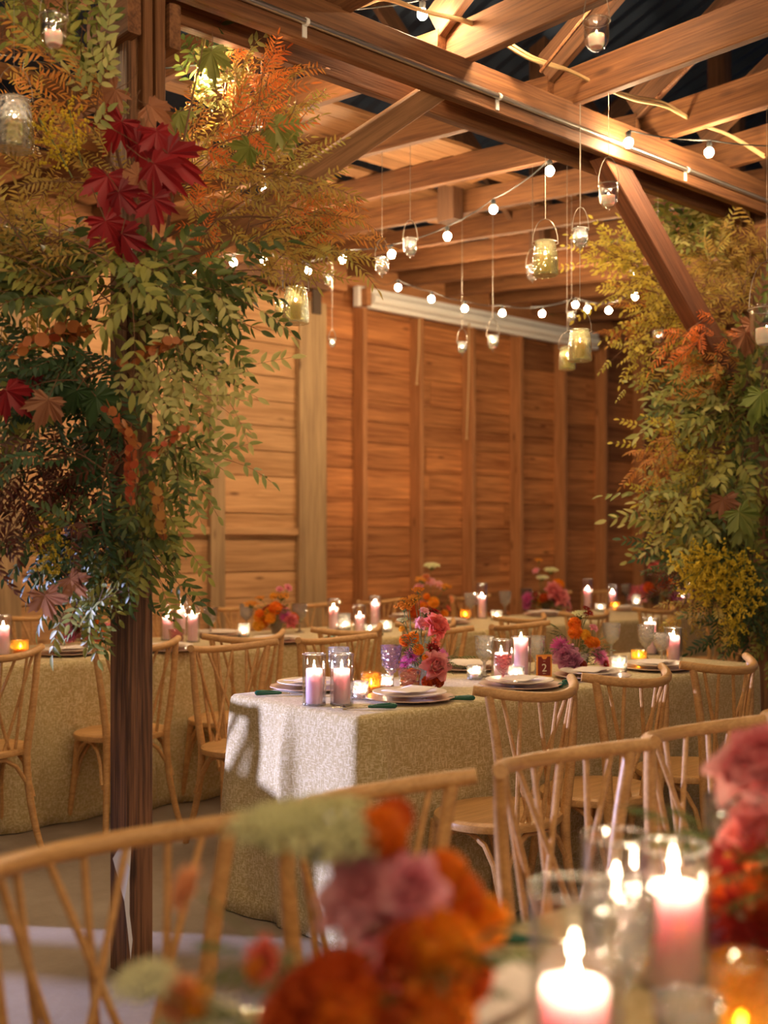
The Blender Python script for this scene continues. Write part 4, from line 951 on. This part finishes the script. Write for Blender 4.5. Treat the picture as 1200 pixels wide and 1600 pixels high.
DENS = .8
GR = thing('foliage_garland', 'yellow and olive foliage installation tied around the right post, goldenrod at its foot', 'foliage', (5.50, 3.0, 0))
z1 = 5.85
m = MB()
for (a, b, c) in (((1170, 560, 5.9), (1060, 450, 5.8), (940, 390, 5.8)), ((1170, 640, 5.9), (1080, 620, 5.8), (1010, 660, 5.8)), ((1170, 560, 5.9), (1000, 540, 5.8), (990, 420, 5.8)), ((1170, 760, 5.9), (1120, 760, 5.8), (1060, 820, 5.8)), ((1170, 900, 5.9), (1150, 930, 5.8), (1120, 960, 5.8))):
    a, b, c = at(*a), at(*b), at(*c); m = MB(); m.tube([(a * (1 - f) ** 2 + b * 2 * f * (1 - f) + c * f * f) - GR.location for f in [i / 8 for i in range(9)]], [.008 - .0008 * i for i in range(9)], 6); link('woody_stem', m.mesh('woody_stem', B_stem), GR)
for a in (('ash', 10, 1080, 350, 45, 25, 6.1, .1, 1150, 400, 1.1), ('olive', 18, 1130, 420, 65, 60, 6.0, .15, 1170, 500, 1.1), ('olive', 16, 1120, 500, 70, 60, 5.95, .15, 1170, 500, 1.1), ('lite', 6, 1090, 380, 50, 30, 6.0, .1, 1150, 420, .9),
          ('yell', 10, 970, 400, 35, 25, 5.8, .1, 1060, 430, .9), ('yell', 14, 1000, 460, 40, 50, 5.8, .12, 1080, 480, 1.0), ('yell', 6, 1000, 560, 15, 50, 5.8, .08, 1010, 500, .8), ('yell', 10, 1040, 520, 50, 50, 5.85, .1, 1120, 520, 1.0), ('rust', 3, 1000, 510, 30, 15, 5.8, .1, 1080, 520, .8),
          ('orange', 6, 1105, 530, 25, 40, 5.55, .06, 1150, 500, .8), ('rust', 8, 1110, 560, 40, 40, 5.7, .1, 1150, 520, .9),
          ('ash', 14, 1130, 620, 60, 50, 5.8, .15, 1180, 620, 1.1), ('lite', 12, 1090, 640, 50, 40, 5.75, .1, 1180, 620, 1.0), ('yell', 12, 1080, 700, 55, 30, 5.7, .1, 1160, 660, 1.0), ('rust', 4, 1050, 710, 35, 20, 5.7, .1, 1140, 680, .8), ('ash', 12, 1150, 720, 50, 60, 5.8, .15, 1190, 700, 1.1),
          ('lite', 14, 1080, 790, 45, 40, 5.75, .1, 1160, 740, .9), ('yell', 8, 1060, 800, 35, 35, 5.7, .1, 1160, 740, .9), ('ash', 12, 1140, 820, 55, 60, 5.8, .12, 1180, 780, 1.0), ('dark', 12, 1110, 870, 50, 40, 5.8, .12, 1180, 820, .9), ('dark', 12, 1170, 940, 35, 50, 5.8, .12, 1180, 860, .9), ('ash', 10, 1180, 560, 30, 60, 5.9, .1, 1170, 560, 1.0), ('olive', 5, 1110, 940, 30, 25, 5.75, .1, 1160, 860, .9),
          ('gold', 26, 1125, 900, 50, 42, 5.6, .08, 1160, 860, 1.5), ('gold', 8, 1150, 960, 25, 25, 5.65, .08, 1170, 900, 1.2), ('ash', 6, 1185, 960, 15, 40, 5.8, .1, 1180, 860, .9), ('burg', 3, 1065, 905, 15, 25, 5.7, .1, 1120, 880, .7)):
    fill(GR, *a[:11], rn=rn)
maples(GR, 'tan', ((1130, 780), (1165, 520), (1180, 510)), 5.6, rn, 1.5)
maples(GR, 'green', ((1185, 622), (1155, 800), (1160, 820), (1190, 615)), 5.6, rn, 1.7)

# ------------------------------------------------------------------ centrepieces
centerpiece(hp(655, 1074), 'tall centrepiece of marigolds, pink roses and yarrow on the middle table', [
    ('rose', .058, .085, .05, 1.15), ('rosepeach', .062, .235, .02, 1.0), ('carn', .008, .245, .02, .85), ('mari', -.055, .185, .04, .9), ('mari', -.025, .195, .03, .9), ('mari', -.005, .15, .04, .85), ('mariy', -.068, .225, .0, .45), ('umbelo', -.06, .31, .0, 1.4), ('umbelo', -.04, .325, -.01, 1.3), ('umbelo', -.02, .345, 0, 1.1), ('umbelo', -.005, .375, 0, 1.0), ('umbelo', -.06, .34, 0, .6),
    ('mum', -.03, .12, .02, .9), ('mum', .085, .12, -.01, 1.0), ('cosmos', .045, .155, .04, .9), ('cosmos', .06, .15, .03, .8), ('cosmos', .062, .29, -.04, 1.0), ('cosmos', .05, .285, -.04, .8), ('coral', .06, .175, .02, .9), ('mari', -.03, .06, .06, .8), ('marid', .03, .03, .07, .9), ('marid', .07, .03, .06, .9), ('mum', -.055, .09, .0, .8), ('mari', .02, .12, .06, .5), ('carn', .02, .29, -.02, .6), ('umbel', -.065, .26, 0, .35)], None, 3, greens=9)
centerpiece(hp(905, 1051), 'centrepiece of magenta chrysanthemum, mauve rose and orange marigolds right of the number card', [
    ('mum', -.085, .115, .03, 1.2), ('roselav', -.06, .07, .04, 1.1), ('roselav', -.035, .045, .06, .9), ('mari', -.02, .21, .0, 1.1), ('mari', -.02, .175, .02, 1.2), ('mariy', .02, .165, .03, .9), ('mari', .04, .135, .03, 1.0), ('mari', .065, .13, .01, .9), ('mum', .08, .07, .02, 1.2), ('mum', .1, .05, .0, 1.0), ('cosmos', .03, .275, 0, .7), ('cosmos', .045, .255, 0, .7), ('cosmos', .03, .25, 0, .6), ('umbel', .01, .25, -.02, .6), ('cosmos', .105, .04, .04, .8), ('marid', .0, .04, .07, .8), ('carn', .06, .19, .0, .6)], M_press, 5, greens=9)
PAL = {'a': ['mari', 'mari', 'mariy', 'marid', 'mum', 'rose', 'cosmos', 'coral', 'marid'], 'b': ['rose', 'roselav', 'mum', 'marid', 'mari', 'cosmos', 'carn', 'umbel'], 'c': ['mari', 'umbel', 'carn', 'rose', 'marid', 'cosmos', 'rosepeach']}
def generic(pal, n, w, h, seed):
    r_ = random.Random(seed); out = []
    for k in range(n):
        x = r_.uniform(-w, w); u = r_.uniform(.05, h * (1 - .4 * abs(x) / w)); out.append((r_.choice(PAL[pal]), x, u, r_.uniform(-.03, .07), r_.uniform(.9, 1.4)))
    return out
centerpiece(hp(145, 1008), 'low far bouquet of lilac blooms and one marigold, left of the post', generic('b', 12, .13, .16, 3) + [('rose', .03, .06, .09, 1.0), ('mari', .07, .06, .09, 1.4), ('mum', -.1, .05, .08, 1.0)], M_smoke, 7)
centerpiece(hp(432, 990), 'first far bouquet of orange marigolds with magenta and burgundy blooms, before the door', generic('a', 14, .11, .2, 5) + [('mari', .0, .16, .06, 1.6), ('mariy', -.03, .1, .08, 1.3), ('mum', .06, .11, .05, 1.2), ('umbelo', -.16, .18, 0, 1.8), ('umbelo', -.1, .22, 0, 1.2), ('mariy', -.02, .23, 0, .9), ('umbelo', .03, .23, 0, 2), ('carn', .07, .28, 0, .8), ('carn', .02, .27, 0, .7), ('rose', .09, .08, .05, .9)], M_smoke, 9)
centerpiece(hp(668, 972), 'tall far bouquet with a cream umbel behind the middle centrepiece', generic('a', 12, .16, .2, 8) + [('mariy', .04, .14, .05, 1.6), ('umbel', .03, .40, 0, .9), ('umbelo', -.04, .30, 0, 2), ('carn', .02, .28, 0, 1.1), ('carn', .08, .26, 0, 1.0), ('umbelo', .12, .25, 0, 2.), ('carn', -.06, .24, 0, 1.1), ('tulip', .16, .16, 0, 1.1), ('tulip', -.01, .32, 0, .9)], M_smoke, 11)
centerpiece(hp(853, 956), 'far bouquet topped with cream umbels beside a big orange marigold', generic('b', 12, .16, .2, 15) + [('mari', .09, .22, .05, 2.0), ('umbel', .04, .34, 0, .9), ('umbel', -.03, .28, 0, .8), ('rose', .05, .17, .08, 1.5), ('rose', .1, .12, .08, 1.5), ('marid', -.03, .12, .1, 1.5), ('umbelo', -.06, .42, 0, 1.3), ('carn', -.08, .33, 0, .9)], M_smoke, 13)
centerpiece(hp(1024, 945), 'last far bouquet of burgundy and pink blooms by the small orange card', generic('b', 16, .22, .2, 21) + [('rosepeach', .0, .33, 0, 1.4), ('carn', .1, .30, 0, 1.3), ('marid', .05, .2, .08, 2.2), ('mari', .14, .2, 0, 1.8), ('umbel', -.05, .4, 0, .7), ('marid', -.08, .16, .08, 2.0)], M_smoke, 17)
pc = at(610, 900, 1.13); pc.z = TT
def rel(x, y, dz=0):            # picture offset of a bloom from the vase, at the vase's distance
    q = at(x, y, 1.13 - dz) - pc; return (q.dot(RIGHT), q.z, -q.dot(FWD))
sp_ = [(k, *rel(x, y, d), s) for (k, x, y, d, s) in (
    ('umbel', 500, 1296, .05, .95), ('umbel', 425, 1292, .02, .7), ('umbel', 555, 1312, .04, .6), ('marid', 615, 1278, 0, .8), ('mari', 598, 1300, .05, .95), ('marid', 605, 1330, 0, .8), ('carn', 565, 1385, .05, 1.1), ('carn', 545, 1420, .05, .9), ('carn', 585, 1440, .03, 1.0), ('carn', 645, 1390, .05, .95), ('carn', 652, 1430, .03, .85),
    ('mari', 695, 1365, 0, .9), ('mari', 715, 1400, 0, 1.0), ('mari', 755, 1440, 0, 1.0), ('tulip', 620, 1410, 0, .9), ('marid', 645, 1490, .08, 1.2), ('mari', 685, 1490, .08, 1.5), ('marid', 715, 1520, .06, 1.3), ('marid', 530, 1550, .1, 1.5), ('marid', 490, 1570, .1, 1.4), ('mari', 545, 1585, .12, 1.3), ('marid', 470, 1600, .1, 1.5), ('mari', 680, 1590, .12, 1.4), ('marid', 620, 1600, .12, 1.3), ('carn', 590, 1540, .05, .8),
    ('coral', 418, 1500, .05, .9), ('mariy', 405, 1515, .05, .5), ('umbel', 225, 1535, .08, .5), ('tulip', 300, 1390, .0, .8), ('tulip', 290, 1560, .05, .9), ('mariy', 305, 1565, .06, .6), ('umbel', 310, 1605, .05, .7))]
centerpiece(pc, 'big blurred foreground bouquet of orange, pink and rust blooms with a cream umbel', sp_, M_press, 19, .05, .09, 8, 1.2)
pc = at(1235, 900, 1.5); pc.z = TT
def rel2(x, y, dz=0):
    q = at(x, y, 1.5 - dz) - pc; return (q.dot(RIGHT), q.z, -q.dot(FWD))
sp2 = [(k, *rel2(x, y, d), s) for (k, x, y, d, s) in (
    ('carn', 1165, 1215, 0, 1.5), ('rose', 1195, 1200, 0, 1.1), ('rose', 1190, 1310, 0, 1.0), ('coral', 1170, 1300, 0, 1.2), ('cosmos', 1140, 1340, 0, 1.3), ('cosmos', 1175, 1350, .05, 1.5), ('marid', 1185, 1375, .05, 1.2), ('marid', 1150, 1400, .0, 1.4), ('cosmos', 1160, 1430, .05, 1.6), ('cosmos', 1195, 1440, .05, 1.8), ('roselav', 1135, 1450, .0, .8), ('marid', 1200, 1400, .05, 1.6), ('cosmos', 1180, 1475, .05, 1.7), ('cosmos', 1150, 1480, 0, 1.5))]
centerpiece(pc, 'dark red and pink foreground bouquet cut by the right edge', sp2, M_smoke, 23, .05, .09, 10, 1.3)

# ------------------------------------------------------------------ hanging candle holders
def hang(x, ytop, ybot, z, kind, label, wtop=None, mat=None):
    """ytop/ybot = picture rows of the glass at distance z"""
    k_ = ((x - 600) / FPX) * S_ + C_; vv = z * (S_ - (x - 600) / FPX * C_)
    z = min([(u_ + (.05 if vv < 3.15 else 0)) / k_ for u_ in US], key=lambda q: abs(q - z))
    a, b = at(x, ytop, z), at(x, ybot, z); h = a.z - b.z
    t = thing('hanging_' + kind, label, 'hanging candle', b)
    m = MB()
    if kind == 'votive':
        r = h * .36
        prof = [(.0001, 0), (.08, .02), (.1, .06), (.05, .1), (.3, .14), (.62, .22), (.88, .36), (.95, .5), (.95, .88), (1.05, .95), (1.05, 1), (.9, 1), (.85, .5), (.7, .35), (.3, .22), (.0001, .2)]
        m.lathe([(q * r, zz * h) for q, zz in prof], 20)
    else:
        r = h * .36
        prof = [(.0001, 0), (.95, 0), (1.05, .04), (1.0, .5), (.88, .85), (.8, .93), (.84, 1), (.78, 1), (.75, .93), (.92, .5), (.95, .05), (.0001, .03)]
        m.lathe([(q * r, zz * h) for q, zz in prof], 32, rf=lambda q, zz: 1 + (.04 * math.cos(q * 14) if zz < .85 * h else 0))
    link('glass', m.mesh('glass', mat or M_press), t)
    m = MB(); n = 10; hb = h * (1.0 if kind == 'votive' else .7)
    m.tube([RIGHT * (math.cos(math.pi * i / n) * r * 1.02) + UP * (h * .95 + hb * math.sin(math.pi * i / n)) for i in range(n + 1)], .0016 * z / 4.5, 5, 0, False)
    m.tube([(r * 1.05 * math.cos(q * .314), r * 1.05 * math.sin(q * .314), h * .95) for q in range(21)], .0016 * z / 4.5, 5, 0, False)
    link('bail', m.mesh('bail', M_wire), t)
    top = 3.215 + (b.y - 3.2) * sl if b.y > 3.2 else 3.215
    L = max(.02, top - (b.z + h * .95 + hb))
    m = MB(); m.tube([(0, 0, h * .95 + hb), (0, 0, h * .95 + hb + L)], .0011 * z / 4.5, 5, 0, False); link('wire', m.mesh('wire', M_wire), t)
    c = thing('votive_candle', 'candle inside the ' + label, 'candle', b + Vector((0, 0, h * (.24 if kind == 'votive' else .04))))
    m = MB(); cr = r * .62 if kind == 'votive' else r * .42; ch_ = h * (.32 if kind == 'votive' else .55)
    m.lathe([(.0001, 0), (cr * .8, 0), (cr, ch_ * .3), (cr, ch_), (.0001, ch_ * .97)], 16); link('wax', m.mesh('wax', M_waxw if kind == 'votive' else M_waxy), c)
    flame_parts(c, ch_, .45)
for (x, y0_, y1_, z, k, lab, mt) in (
    (932, 31, 87, 3.55, 'votive', 'clear glass votive hanging at the top right before the ties', M_glass), (951, 287, 331, 4.35, 'votive', 'glass votive hanging in front of the right knee brace', M_glass),
    (641, 373, 404, 5.5, 'votive', 'glass votive hanging on a long wire below the rafters, centre', None), (597, 403, 434, 5.6, 'votive', 'glass votive hanging just right of the corner bulb', None),
    (907, 357, 392, 4.95, 'votive', 'glass votive hanging left of the right knee brace', None), (832, 415, 443, 5.8, 'votive', 'tiny glass votive hanging beside the yellow candle jar', None),
    (852, 377, 431, 4.6, 'jar', 'ribbed jar with a yellow candle hanging below the rafters', M_yellowg), (906, 515, 565, 4.9, 'jar', 'pale jar with a glowing candle hanging before the wall', M_yellowg),
    (886, 542, 578, 5.6, 'jar', 'yellow jar hanging behind the pale jar', M_yellowg), (893, 487, 508, 6.4, 'votive', 'tiny votive hanging under the bright bulb cluster', None),
    (770, 524, 550, 6.6, 'votive', 'tiny votive hanging before the fourth stud', None), (722, 534, 556, 7.0, 'votive', 'tiny votive hanging before the third stud', None),
    (519, 530, 545, 7.2, 'votive', 'tiny votive hanging before the planks right of the door', None), (514, 429, 449, 6.9, 'votive', 'tiny votive hanging above the door end', None),
    (990, 421, 440, 6.4, 'votive', 'tiny votive hanging in front of yellow leaves', None), (1028, 516, 541, 6.0, 'votive', 'tiny votive hanging beside rust leaves at the right', None),
    (1198, 480, 556, 4.9, 'votive', 'glass votive cut by the right edge before the right post', M_glass), (462, 450, 506, 4.1, 'jar', 'pale yellow candle jar hanging at the tip of the left foliage', M_yellowg),
    (441, 468, 500, 4.8, 'jar', 'yellow jar hanging half behind the pale jar near the left foliage', M_yellowg), (84, 25, 85, 3.1, 'votive', 'glass votive with a fat white candle in the upper left foliage', M_glass),
    (22, 155, 235, 3.1, 'jar', 'large clear jar hanging in the foliage at the left edge', M_press), (408, 195, 222, 4.4, 'votive', 'glass votive hidden among the foliage tips by the maple leaf', None)):
    hang(x, y0_, y1_, z, k, lab, mat=mt)
